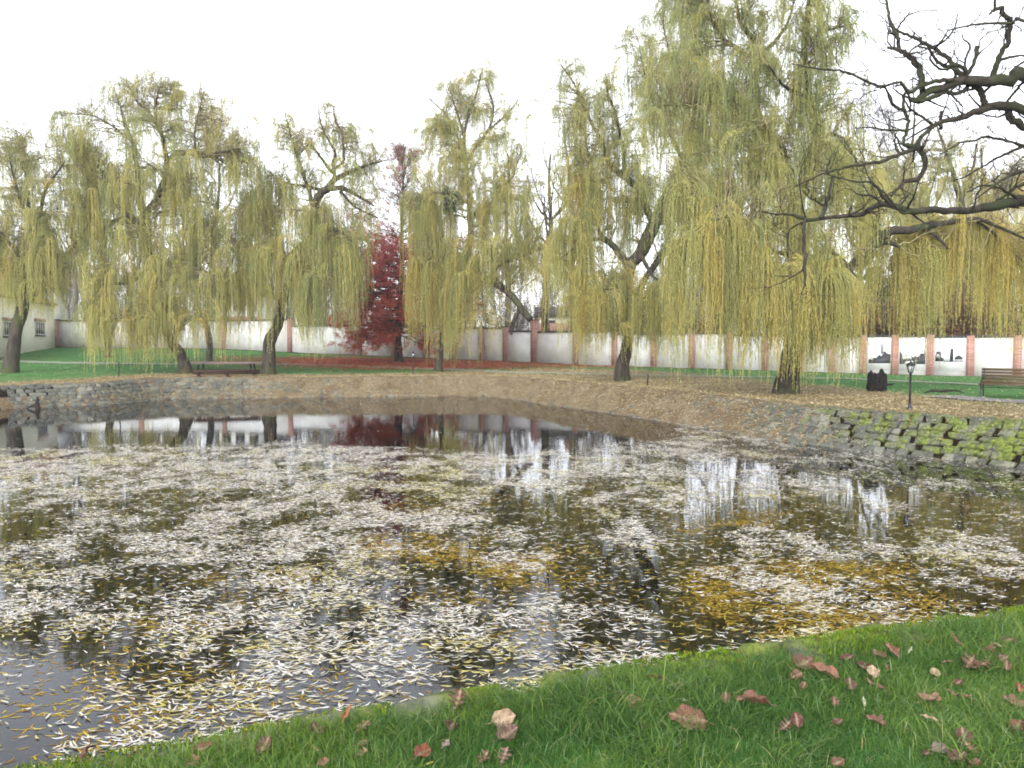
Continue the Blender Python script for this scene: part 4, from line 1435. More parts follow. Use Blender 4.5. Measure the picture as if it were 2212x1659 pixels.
t.weep(crown([(1185, 480), (1172, 300), (1165, 180), (1190, 120), (1280, 110), (1330, 60), (1420, 10), (1560, -40), (1600, 150), (1600, 350), (1560, 480), (1480, 560), (1400, 610), (1250, 620), (1195, 570)], t.Y, 36, (.24, .56), 50, 5) + [(1230, 490, 40, 45, 260, 4.4, .62, -0.8), (1262, 600, 45, 35, 260, 3.8, .66, -1.0), (1290, 420, 55, 50, 280, 3.8, .55), (1240, 390, 45, 50, 200, 3.0, .58), (1340, 320, 75, 50, 260, 2.8, .42),
        (1285, 240, 60, 50, 140, 1.8, .42), (1215, 210, 45, 50, 90, 1.2, .45), (1400, 220, 70, 55, 240, 2.6, .36), (1440, 130, 80, 50, 240, 2.2, .33), (1490, 300, 60, 50, 240, 2.8, .38),
        (1300, 640, 40, 25, 240, 3.0, .62, -1.4), (1380, 640, 40, 25, 250, 3.0, .58, -1.4), (1440, 625, 40, 25, 260, 3.4, .52, -1.4), (1335, 590, 35, 25, 160, 3.0, .6, -1.0), (1520, 420, 60, 50, 260, 3.2, .45, 1),
        (1420, 700, 50, 15, 160, 1.9, .55, -1.5), (1300, 700, 40, 15, 120, 1.6, .7, -1.5), (1480, 60, 80, 40, 150, 1.8, .33), (1550, 200, 60, 50, 160, 2.4, .36, 1), (1400, 400, 40, 30, 110, 2.4, .42, -1)], (0.10, 0.0125), 0.038)
t.finish('weeping_willow', 'tall willow with a forked dark trunk, standing left of the broadest-trunked willow', 'tree', GW, base=b5)

# --- willow 6: nearest, thick trunk, long mossy limb to the right
b6 = on_ground(1697, 851)
t = Willow(float(b6[1]), 16)
t.limb([(1697, 852, 25), (1704, 800, 22), (1715, 740, 19), (1728, 660, 18), (1735, 610, 17), (1722, 540, 17), (1716, 490, 17), (1722, 430, 15), (1735, 385, 10), (1770, 325, 9), (1772, 275, 8), (1748, 220, 8), (1740, 150, 8), (1738, 82, 7), (1746, 20, 6), (1756, -60, 4), (1760, -140, 2)], 0, 0.2, root=True, n=48, K=14)
t.limb([(1722, 440, 12), (1692, 340, 10), (1655, 285, 12), (1636, 262, 14), (1632, 200, 9), (1636, 130, 8), (1628, 90, 6), (1600, 50, 4.5), (1590, -10, 3), (1580, -70, 1.5)], 0.1, 0.8, n=34)
t.limb([(1634, 225, 6), (1590, 215, 6), (1540, 222, 4), (1480, 225, 3), (1430, 228, 1.6)], 0.8, -0.5)
t.limb([(1636, 130, 5), (1600, 108, 4), (1560, 80, 3.5), (1535, 40, 2.5), (1520, -20, 1.5)], 0.8, 1.2)
t.limb([(1636, 118, 5), (1665, 98, 4), (1690, 70, 3.5), (1705, 40, 2.5), (1720, -20, 1.5)], 0.8, 0.3)
t.limb([(1718, 490, 9), (1690, 488, 7), (1660, 492, 5), (1610, 478, 4), (1570, 466, 3), (1535, 478, 2), (1500, 500, 1.4)], 0, -1.6)
t.limb([(1726, 560, 7), (1700, 550, 5), (1660, 545, 4), (1630, 560, 2.6), (1600, 590, 1.6)], 0, -1.5)
t.limb([(1735, 610, 8), (1760, 560, 6), (1790, 545, 4.5), (1820, 560, 3), (1850, 600, 1.6)], 0, -1.8)
t.limb([(1730, 640, 6), (1705, 585, 4.5), (1690, 580, 3.5), (1665, 600, 2)], 0, -1.8)
t.limb([(1768, 300, 5), (1800, 290, 4), (1830, 310, 3), (1850, 350, 1.6)], 0.2, -1)
t.limb([(1745, 210, 5), (1700, 190, 3.5), (1680, 170, 2.5), (1660, 140, 1.4)], 0.2, -1.4)
t.limb([(1738, 95, 4), (1775, 70, 3), (1810, 60, 2), (1850, 50, 1.2)], 0.2, 0.4)
t.limb([(1732, 400, 6), (1760, 430, 4.5), (1800, 425, 3.4), (1835, 440, 2)], 0, 1)
# the long limb
t.limb(c6((330, 900, 22), (480, 880, 24), (640, 830, 26), (720, 780, 34), (800, 710, 42), (900, 620, 47), (1000, 540, 44), (1080, 480, 36), (1200, 470, 34), (1350, 450, 30), (1500, 420, 26), (1650, 400, 22), (1800, 380, 20), (1950, 430, 15), (2150, 520, 11), (2350, 600, 7)) and
       [(1733, 640, 12)] + [(p[0], p[1], p[2] / 4) for p in c6((480, 880, 30), (640, 830, 34), (720, 780, 37), (800, 710, 42), (900, 620, 47), (1000, 540, 44), (1080, 480, 36), (1200, 470, 34), (1350, 450, 30), (1500, 420, 26), (1650, 400, 22), (1800, 380, 20), (1950, 430, 15), (2150, 520, 11), (2350, 600, 7))], -0.2, -0.8, n=44)
lw4 = lambda L: [(p[0], p[1], p[2] / 4) for p in L]
t.limb(lw4(c6((960, 560, 40), (930, 500, 36), (905, 450, 30), (885, 415, 22))), -0.4, -0.6, n=10)
t.limb(lw4(c6((980, 580, 22), (1040, 582, 20), (1090, 598, 16), (1140, 622, 12))), -0.4, -1.0, n=10)
t.limb(lw4(c6((1380, 460, 14), (1440, 520, 14), (1490, 560, 12), (1560, 640, 7))), -0.5, -0.9, n=10)
t.limb(lw4(c6((1800, 380, 14), (1850, 430, 14), (1950, 500, 12), (2060, 620, 8), (2200, 740, 5))), -0.6, 0.3, n=16)
t.bare(1.6, (0.6, 1.5), 5, (0.35, 0.8), rmax=0.12, up=0.3, tmin=0.25, third=2, zmin=5)
t.weep(crown([(1420, -80), (1780, -80), (1830, 80), (1850, 200), (1890, 330), (1890, 480), (1860, 600), (1640, 600), (1500, 500), (1440, 400), (1400, 200)], t.Y, 28, (.2, .56), 54, 6) + [(1560, 488, 55, 18, 420, 4.3, .68, -1.2), (1500, 530, 38, 22, 260, 3.9, .55, -1.3), (1620, 560, 38, 25, 260, 3.0, .6, -1.0), (1690, 600, 40, 25, 340, 3.6, .68, -1.5), (1775, 620, 48, 25, 360, 3.2, .62, -1.5), (1820, 700, 36, 22, 260, 1.9, .52, -1.6),
        (1790, 560, 45, 25, 260, 3.0, .55, -1.2), (1560, 380, 75, 45, 340, 2.6, .42), (1480, 400, 55, 45, 220, 2.8, .42), (1645, 350, 55, 45, 240, 2.6, .48), (1700, 250, 65, 55, 260, 2.2, .45), (1560, 230, 75, 55, 280, 2.2, .38),
        (1620, 140, 80, 50, 240, 1.7, .35), (1735, 130, 65, 55, 200, 1.7, .4), (1800, 330, 55, 50, 260, 2.8, .5), (1825, 450, 55, 45, 260, 2.8, .48), (1870, 400, 40, 45, 160, 2.4, .5), (1500, 120, 75, 55, 220, 1.7, .33),
        (1560, 20, 85, 45, 220, 1.6, .32), (1700, 20, 85, 50, 200, 1.6, .35), (1810, 200, 50, 55, 130, 1.6, .42), (1800, 70, 60, 50, 90, 1.3, .4),
        (1910, 520, 45, 18, 190, 4.2, .74, 0.9), (1985, 500, 55, 20, 230, 3.8, .82, 0.9), (2065, 490, 55, 20, 220, 3.8, .84, 0.9), (2150, 500, 55, 25, 230, 3.8, .86, 0.9), (1945, 540, 40, 20, 140, 3.4, .6, 0.9), (2210, 540, 40, 25, 150, 3.4, .85, 0.9),
        (1650, 660, 30, 15, 170, 2.4, .6, -1.6), (1760, 690, 30, 12, 120, 2.2, .7, -1.8), (1560, 620, 40, 15, 170, 2.4, .5, -0.5), (1690, 480, 50, 25, 160, 2.2, .5, -0.8)], (0.10, 0.012), 0.036, dens=1.6, subs=14)
t.finish('weeping_willow', 'nearest willow with the thickest trunk and a mossy limb reaching right', 'tree', GW, bark='bark_dark', base=b6)

# --- willow 7: golden, behind the long limb on the right
t = Willow(39.5, 17)
b7 = on_ground(2110, 822)
t.Y = 53.0
t.limb([(2110, 826, 14), (2112, 760, 12), (2108, 690, 11), (2098, 600, 10), (2090, 520, 9), (2075, 440, 7), (2060, 380, 5), (2040, 320, 3), (2020, 260, 1.5)], 0, 0, root=True)
t.limb([(2095, 560, 7), (2130, 480, 6), (2160, 410, 4), (2190, 360, 2.5), (2220, 330, 1.4)], 0, -1)
t.limb([(2090, 530, 6), (2020, 470, 5), (1960, 420, 3.5), (1920, 390, 2)], 0, -1)
t.limb([(2098, 600, 5), (2160, 570, 4), (2210, 540, 2.5)], 0, 0.8)
t.limb([(2075, 440, 4), (2100, 370, 3), (2110, 310, 1.6)], 0, 0.8)
t.bare(1.6, (0.7, 1.6), 4, (0.4, 0.9), rmax=0.14, up=0.35, tmin=0.2, third=2, zmin=5)
t.weep(crown([(1880, 320), (1960, 290), (2060, 270), (2160, 290), (2260, 300), (2280, 600), (1900, 600), (1870, 450)], t.Y, 30, (.5, .85), 54, 7) + [(1960, 380, 60, 45, 260, 3.0, .42), (2055, 400, 70, 50, 280, 3.2, .55), (2160, 390, 60, 45, 300, 3.4, .85), (2200, 500, 50, 45, 260, 4.0, .85), (1920, 440, 50, 45, 220, 3.2, .5), (2080, 510, 60, 40, 280, 4.4, .8),
        (1990, 490, 50, 35, 240, 4.4, .75), (2030, 330, 60, 40, 120, 2.0, .42), (2150, 570, 50, 30, 240, 4.0, .85), (2240, 420, 40, 60, 150, 3.4, .8), (1900, 350, 40, 40, 130, 2.2, .4)], (0.11, 0.0135), 0.046)
t.finish('weeping_willow', 'golden brown willow at the right edge, behind the mossy limb', 'tree', GW)
print('leaves', NLEAF[0])

BMUL = 1.0
# --- red beech: conical, dense below, thin and bare at the top
def red_tree():
    base = RED_TREE
    Y = float(base[1])
    t = Tree(Y, 21)
    t.limb([(862, 784, 10), (861, 760, 8.5), (860, 725, 7.5), (862, 680, 6.5), (866, 600, 5), (868, 500, 3.6), (870, 420, 2.4), (872, 350, 1.2), (873, 318, 0.7)], 0, 0, n=40, wob=0.1, root=True)
    trunk = t.limbs[0][0]
    zb = base[2]
    r_ = t.rng
    H = trunk[-1, 2] - zb
    nb = 260
    h = np.sort(r_.uniform(0.12, 0.98, nb))
    zi = zb + h * H
    px = np.interp(zi, trunk[:, 2], trunk[:, 0]); py = np.interp(zi, trunk[:, 2], trunk[:, 1])
    an = r_.uniform(0, 2 * math.pi, nb)
    reach = np.interp(h, [0.15, 0.25, 0.38, 0.55, 0.75, 0.95, 1], [4.4, 5.9, 6.4, 5.8, 3.6, 1.4, 0.5]) * r_.uniform(0.6, 1.05, nb)
    d0 = nrm(np.stack([np.cos(an), np.sin(an), np.interp(h, [0.12, 0.3, 0.5, 0.75, 1], [-0.22, 0.0, 0.25, 0.6, 1.2]) * np.ones(nb)], -1))
    P, rad = t.sprout(np.stack([px, py, zi], -1), d0, np.interp(h, [0.1, 1], [0.06, 0.012]), reach, 10, 0.035, 0.12)
    p, d, r, i = t.from_lines(P, rad, 12, 0.15, 1.0, 0.7, 0.05)
    P2, rad2 = t.sprout(p, d, np.maximum(r * 0.5, 0.006), reach[i] * r_.uniform(0.15, 0.42, len(p)), 6, 0.02, 0.2)
    p3, d3, r3, i3 = t.from_lines(P2, rad2, 4, 0.2, 1.0, 0.8, 0.05)
    hh3 = (p3[:, 2] - zb) / H
    P3, rad3 = t.sprout(p3, d3, np.full(len(p3), 0.005), r_.uniform(0.2, 0.6, len(p3)), 5, 0.0, 0.2)
    # leaves in flat sprays along the twigs
    dens = 1 - sstep(0.44, 0.70, (P3[:, 0, 2] - zb) / H)
    per = (r_.random(len(P3)) < dens * 0.97 + 0.03)
    idx = np.repeat(np.where(per)[0], 26)
    k = r_.integers(0, 4, len(idx)); f = r_.random((len(idx), 1))
    b = P3[idx, k] * (1 - f) + P3[idx, k + 1] * f + r_.normal(0, 0.07, (len(idx), 3))
    n = len(b)
    a2 = r_.uniform(0, 6.28, n)
    D = nrm(np.stack([np.cos(a2), np.sin(a2), r_.normal(-0.15, 0.3, n)], -1))
    up = nrm(np.stack([r_.normal(0, 0.5, n), r_.normal(0, 0.5, n), np.ones(n)], -1))
    V, q, fc = leaf_cloud(b, D, up, r_.uniform(0.08, 0.14, n), r_.uniform(0.05, 0.085, n), r_.uniform(0, 0.02, n), st=(0, 0.5, 1), hw=(0.15, 1, 0.15))
    hh = np.clip((b[:, 2] - zb) / H, 0, 1)
    tint = np.clip(np.interp(hh, [0.1, 0.25, 0.5, 0.8], [0.85, 0.7, 0.35, 0.2]) + r_.normal(0, 0.15, n), 0, 1)
    a = Acc()
    a.add(V - base, [q], np.repeat(tint, fc))
    root = finish_bare(t, 'red_tree', 'cone shaped tree with dark red leaves in front of the white wall', 'tree', None, 'bark', 'twig', base)
    a.build('foliage', M['red_leaf'], root)


red_tree()


# --- bare trees beyond and before the wall
def bare_tree(Y, pts, label, seed, nl=9, bark='bark_grey', twig='twig_far', group='bare trees behind the willows', spread=0.35, leafy=None, r1=0.006, fork=0.35):
    """pts: trunk polyline in photo pixels, the foot standing on the ground at depth Y"""
    t = Tree(Y, seed)
    W = np.array([list(at(x, y, Y)) + [hw * S * Y / 780] for x, y, hw in pts])
    gz = float(zland(W[0, 0], W[0, 1]))
    W[0, 2] = gz - 0.2
    t.limb_world(W[:, :3], W[:, 3], 26, 8, 0.15)
    t.limbs[0] = (t.limbs[0][0], t.limbs[0][1], 8)
    Q, r, _ = t.limbs[0]
    H = Q[-1, 2] - gz
    for k in range(nl):
        f = t.rng.uniform(fork, 0.92)
        i = int(f * 25)
        an = t.rng.uniform(0, 6.28)
        l = H * spread * (1.15 - f) * t.rng.uniform(0.7, 1.2)
        p0 = Q[i]
        o = np.array((math.cos(an), math.sin(an), 0))
        p1 = p0 + o * l * 0.35 + np.array((0, 0, l * 0.35))
        p2 = p0 + o * l * 0.62 + np.array((0, 0, l * 0.95))
        p3 = p0 + o * l * 0.75 + np.array((0, 0, l * 1.5))
        r0 = r[i] * 0.6
        t.limb_world([p0, p1, p2, p3], [r0, r0 * 0.7, r0 * 0.4, 0.01], 14, 6, 0.3)
    t.bare(1.3, (0.9, 2.4), 6, (0.5, 1.3), rmax=0.2, up=0.6, tmin=0.25, crook=0.2, third=4, r1=r1, zmin=gz + H * 0.22)
    if leafy:
        ti, cnt = leafy
        tw = np.concatenate([P[:, ::1].reshape(-1, 3) for n_ in t.tw for P, _ in t.tw[n_]])
        b = tw[t.rng.integers(0, len(tw), cnt)] + t.rng.normal(0, 0.15, (cnt, 3))
        D = nrm(t.rng.normal(0, 0.6, (cnt, 3)) + np.array((0, 0, -0.8)))
        up = nrm(t.rng.normal(0, 1, (cnt, 3)))
        V, q, fc = leaf_cloud(b, D, up, t.rng.uniform(0.12, 0.22, cnt), t.rng.uniform(0.03, 0.05, cnt), np.zeros(cnt), st=(0, 0.5, 1), hw=(0.1, 1, 0.1))
        tin = np.repeat(np.clip(ti + t.rng.normal(0, 0.12, cnt), 0, 1), fc)
    base = np.array((W[0, 0], Y, gz))
    root = finish_bare(t, 'bare_tree', label, 'tree', group, bark, twig, base)
    if leafy:
        a = Acc()
        a.add(V - base, [q], tin)
        a.build('foliage', M['willow_leaf'], root)
    return root


bare_tree(52, [(452, 770, 8), (452, 736, 7), (446, 686, 6), (457, 611, 6), (460, 548, 5), (468, 470, 4), (474, 390, 2.5), (470, 320, 1)], 'slim grey trunk standing on the lawn between the second and third willows', 31, 10, leafy=(.45, 4500))
bare_tree(55, [(232, 762, 9), (231, 700, 8), (230, 623, 8), (227, 548, 7), (221, 500, 6), (207, 460, 5), (195, 400, 3), (188, 350, 1)], 'mossy straight trunk behind the second willow, near the wall', 32, 11, bark='bark', leafy=(.4, 3500))
bare_tree(74, [(160, 690, 7), (162, 600, 6), (158, 500, 4), (163, 430, 1.5)], 'bare tree rising behind the wall next to the cream building', 33, 10)
bare_tree(78, [(300, 690, 6), (300, 600, 5), (305, 500, 3), (300, 420, 1)], 'bare tree behind the wall and the trunk of the second willow', 34, 9)
bare_tree(76, [(545, 690, 6), (543, 600, 5), (540, 500, 4), (548, 410, 1.2)], 'bare tree behind the wall, left of the third willow trunk', 35, 9)
bare_tree(75, [(760, 700, 6), (758, 620, 5), (764, 520, 3.5), (760, 450, 1.2)], 'bare tree behind the wall, left of the red tree', 36, 9)
bare_tree(70, [(1095, 705, 7), (1098, 620, 6), (1092, 520, 4.5), (1100, 400, 2.5), (1096, 330, 1)], 'bare tree behind the wall, right of the broken willow limb', 37, 11)
bare_tree(66, [(1180, 715, 9), (1178, 640, 8), (1184, 560, 6), (1190, 480, 4.5), (1186, 400, 3), (1190, 330, 1)], 'ivy-dark bare trunk behind the wall beside the tall brick gate pier', 38, 12, bark='bark')
bare_tree(68, [(1236, 712, 8), (1238, 640, 7), (1232, 560, 6.5), (1236, 470, 5), (1230, 380, 4), (1222, 310, 2), (1218, 260, 1)], 'tall pale bare tree behind the wall, left of the forked willow', 39, 13)
bare_tree(66, [(1480, 720, 7), (1482, 640, 6), (1476, 540, 5), (1484, 430, 3), (1480, 350, 1)], 'bare tree behind the wall between the two biggest willows', 40, 11)
bare_tree(62, [(1600, 720, 7), (1602, 640, 6), (1596, 540, 5), (1604, 420, 3), (1600, 300, 1)], 'bare tree behind the wall, just left of the thickest willow trunk', 41, 11)
bare_tree(58, [(1850, 725, 8), (1852, 640, 7), (1862, 540, 6), (1858, 430, 4), (1866, 300, 2), (1860, 220, 1)], 'bare tree behind the wall beyond the mossy limb', 42, 11)
bare_tree(56, [(1968, 725, 8), (1964, 640, 8), (1962, 560, 7), (1970, 470, 6), (1966, 360, 4), (1975, 260, 2), (1970, 170, 1)], 'tall dark bare trunk behind the wall, above the middle banner', 43, 12, bark='bark')
bare_tree(54, [(2120, 728, 8), (2122, 640, 7), (2116, 540, 6), (2124, 430, 4), (2120, 320, 1.5)], 'bare tree behind the wall at the right, behind the golden willow', 44, 11, bark='bark')


# --- dark conifers and brown shrubs behind the wall on the right
def conifer(x, ytop, Y, label, seed):
    r_ = np.random.default_rng(seed)
    c = at(x, 740, Y)
    gz = float(zland(c[0], Y))
    base = np.array((c[0], Y, gz))
    H = at(x, ytop, Y)[2] - gz
    root = empty('conifer', base, 0, label, 'tree', 'dark conifers behind the wall')
    a = Acc()
    a.tube([(0, 0, -0.2), (0, 0, H * 0.5), (0, 0, H)], [0.22, 0.14, 0.02], 8, 14)
    a.build('trunk', M['bark'], root, True)
    nb = 260
    h = r_.uniform(0.04, 0.99, nb)
    an = r_.uniform(0, 6.28, nb)
    L = (1 - h) ** 0.8 * H * 0.24 * r_.uniform(0.75, 1.1, nb) + 0.25
    b = Acc()
    n = 90
    i = np.repeat(np.arange(nb), n)
    u = r_.uniform(0.08, 1, len(i))
    rr = u * L[i]
    P = np.stack([np.cos(an[i]) * rr, np.sin(an[i]) * rr, h[i] * H - 0.32 * rr + 0.10 * rr ** 2 / np.maximum(L[i], 0.3)], -1) + r_.normal(0, 0.09, (len(i), 3)) * (1 + L[i][:, None] * 0.35)
    D = nrm(np.stack([np.cos(an[i]), np.sin(an[i]), np.full(len(i), -0.35)], -1) + r_.normal(0, 0.45, (len(i), 3)))
    V, q, f = leaf_cloud(P, D, nrm(r_.normal(0, 0.6, (len(i), 3)) + np.array((0, 0, 1))), r_.uniform(0.22, 0.42, len(i)), r_.uniform(0.05, 0.11, len(i)), np.zeros(len(i)), st=(0, 0.4, 1), hw=(0.3, 1, 0.1))
    b.add(V, [q], np.repeat(np.clip(r_.normal(0.4, 0.25, len(i)), 0, 1), f))
    b.build('foliage', M['needle'], root)


conifer(2030, 545, 60, 'dark narrow conifer behind the wall, above the right-hand banner', 51)
conifer(1885, 575, 62, 'dark low conifer behind the wall, right of the thickest willow', 52)
conifer(2135, 500, 58, 'broad dark conifer behind the wall at the right edge', 53)
conifer(2240, 500, 66, 'dark conifer cut by the right edge, behind the golden willow', 54)
conifer(1945, 520, 68, 'dark conifer behind the wall, above the left banner', 55)
conifer(2085, 470, 70, 'tallest dark conifer, behind the wall and the golden willow', 56)


def shrub(x, ytop, rx, Y, label, seed, name='shrub', mat='brown_leaf', group='brown shrubs behind the wall', cnt=9000, tw='twig'):
    r_ = np.random.default_rng(seed)
    c = at(x, 740, Y)
    gz = float(zland(c[0], Y))
    base = np.array((c[0], Y, gz))
    H = at(x, ytop, Y)[2] - gz
    W = rx * S * Y / 780
    root = empty(name, base, 0, label, 'shrub', group)
    t = Tree(Y, seed)
    m = 26
    an = r_.uniform(0, 6.28, m)
    b0 = np.stack([np.cos(an) * 0.3, np.sin(an) * 0.3, np.full(m, -0.1)], -1)
    d = nrm(np.stack([np.cos(an) * W / H, np.sin(an) * W * 0.7 / H, np.ones(m)], -1) + r_.normal(0, 0.15, (m, 3)))
    P, rad = t.sprout(b0, d, np.full(m, 0.03), r_.uniform(0.75, 1.1, m) * np.hypot(H, W * 0.6), 10, 0.02, 0.12, 0.006)
    p, d, r, _ = t.from_lines(P, rad, 16, 0.15, 1, 0.9, 0.2)
    P2, rad2 = t.sprout(p, d, np.full(len(p), 0.012), r_.uniform(0.5, 1.4, len(p)), 6, 0.05, 0.25, 0.005)
    p, d, r, _ = t.from_lines(P2, rad2, 4, 0.2, 1, 0.9, 0.2)
    t.sprout(p, d, np.full(len(p), 0.007), r_.uniform(0.3, 0.7, len(p)), 5, 0.05, 0.25, 0.004)
    tw_all = np.concatenate([Pq[:, 1:].reshape(-1, 3) for n_ in t.tw for Pq, _ in t.tw[n_]])
    a = Acc()
    for n_, Lq in t.tw.items():
        Pq = np.concatenate([q[0] for q in Lq]); rq = np.concatenate([q[1] for q in Lq])
        V, g = tubes(Pq, rq, 3)
        a.add(V, g)
    a.build('branches', M[tw], root)
    if cnt:
        b = tw_all[r_.integers(0, len(tw_all), cnt)] + r_.normal(0, 0.1, (cnt, 3))
        D = nrm(r_.normal(0, 0.7, (cnt, 3)) + np.array((0, 0, -0.3)))
        V, q, f = leaf_cloud(b, D, nrm(r_.normal(0, 0.6, (cnt, 3)) + np.array((0, 0, 1))), r_.uniform(0.10, 0.18, cnt), r_.uniform(0.07, 0.12, cnt), np.zeros(cnt), st=(0, 0.5, 1), hw=(0.2, 1, 0.2))
        fo = Acc()
        fo.add(V, [q], np.repeat(r_.random(cnt), f))
        fo.build('foliage', M[mat], root)


shrub(1915, 650, 50, 53, 'brown-leaved shrub behind the wall above the left banner', 61)
shrub(1985, 655, 45, 52.5, 'reddish brown shrub behind the wall above the middle banner', 62)
shrub(1790, 660, 45, 56, 'brown shrub behind the wall, right of the thickest willow trunk', 63)
shrub(2090, 640, 50, 51, 'brown shrub behind the wall, right of the banners', 64)
shrub(1530, 655, 50, 61, 'brown shrub behind the wall, left of the thickest willow trunk', 65, cnt=7000)
shrub(1100, 640, 45, 66, 'twiggy leafless shrub behind the wall, below the broken limb', 66, cnt=1200, tw='twig_far')
shrub(1320, 650, 50, 64, 'twiggy shrub behind the wall, beside the forked willow', 67, cnt=2500, tw='twig_far')
shrub(1430, 640, 50, 63, 'brown twiggy shrub behind the wall between the big willows', 68, cnt=5000)
shrub(330, 640, 60, 74, 'twiggy shrub behind the wall, behind the second willow', 69, cnt=900, tw='twig_far')
shrub(690, 650, 60, 72, 'twiggy shrub behind the wall, left of the red tree', 70, cnt=900, tw='twig_far')


def distant_wood():
    t = Tree(90, 71)
    n = 560
    r_ = t.rng
    X = r_.uniform(-80, 62, n)
    Y = wall_y(X) + r_.uniform(16, 46, n)
    H = r_.uniform(7, 12, n) * np.interp(X, [-80, -20, 10, 62], [1.0, 0.85, 0.9, 1.15])
    gz = zland(X, Y)
    b0 = np.stack([X, Y, gz - 0.2], -1)
    P, rad = t.sprout(b0, nrm(r_.normal(0, 0.06, (n, 3)) + np.array((0, 0, 1))), np.full(n, 0.13), H, 10, 0.1, 0.06, 0.015)
    p, d, r, _ = t.from_lines(P, rad, 16, 0.12, 1, 0.9, 0.5)
    P2, rad2 = t.sprout(p, d, np.full(len(p), 0.035), r_.uniform(1.2, 3.2, len(p)), 7, 0.1, 0.2, 0.009)
    p, d, r, _ = t.from_lines(P2, rad2, 8, 0.15, 1, 0.9, 0.4)
    t.sprout(p, d, np.full(len(p), 0.012), r_.uniform(0.5, 1.4, len(p)), 5, 0.1, 0.25, 0.007)
    a = Acc()
    for n_, Lq in t.tw.items():
        Pq = np.concatenate([q[0] for q in Lq]); rq = np.concatenate([q[1] for q in Lq])
        V, g = tubes(Pq, rq, 3)
        a.add(V, g)
    tag(a.build('distant_wood', M['twig_far']), kind='stuff')


distant_wood()


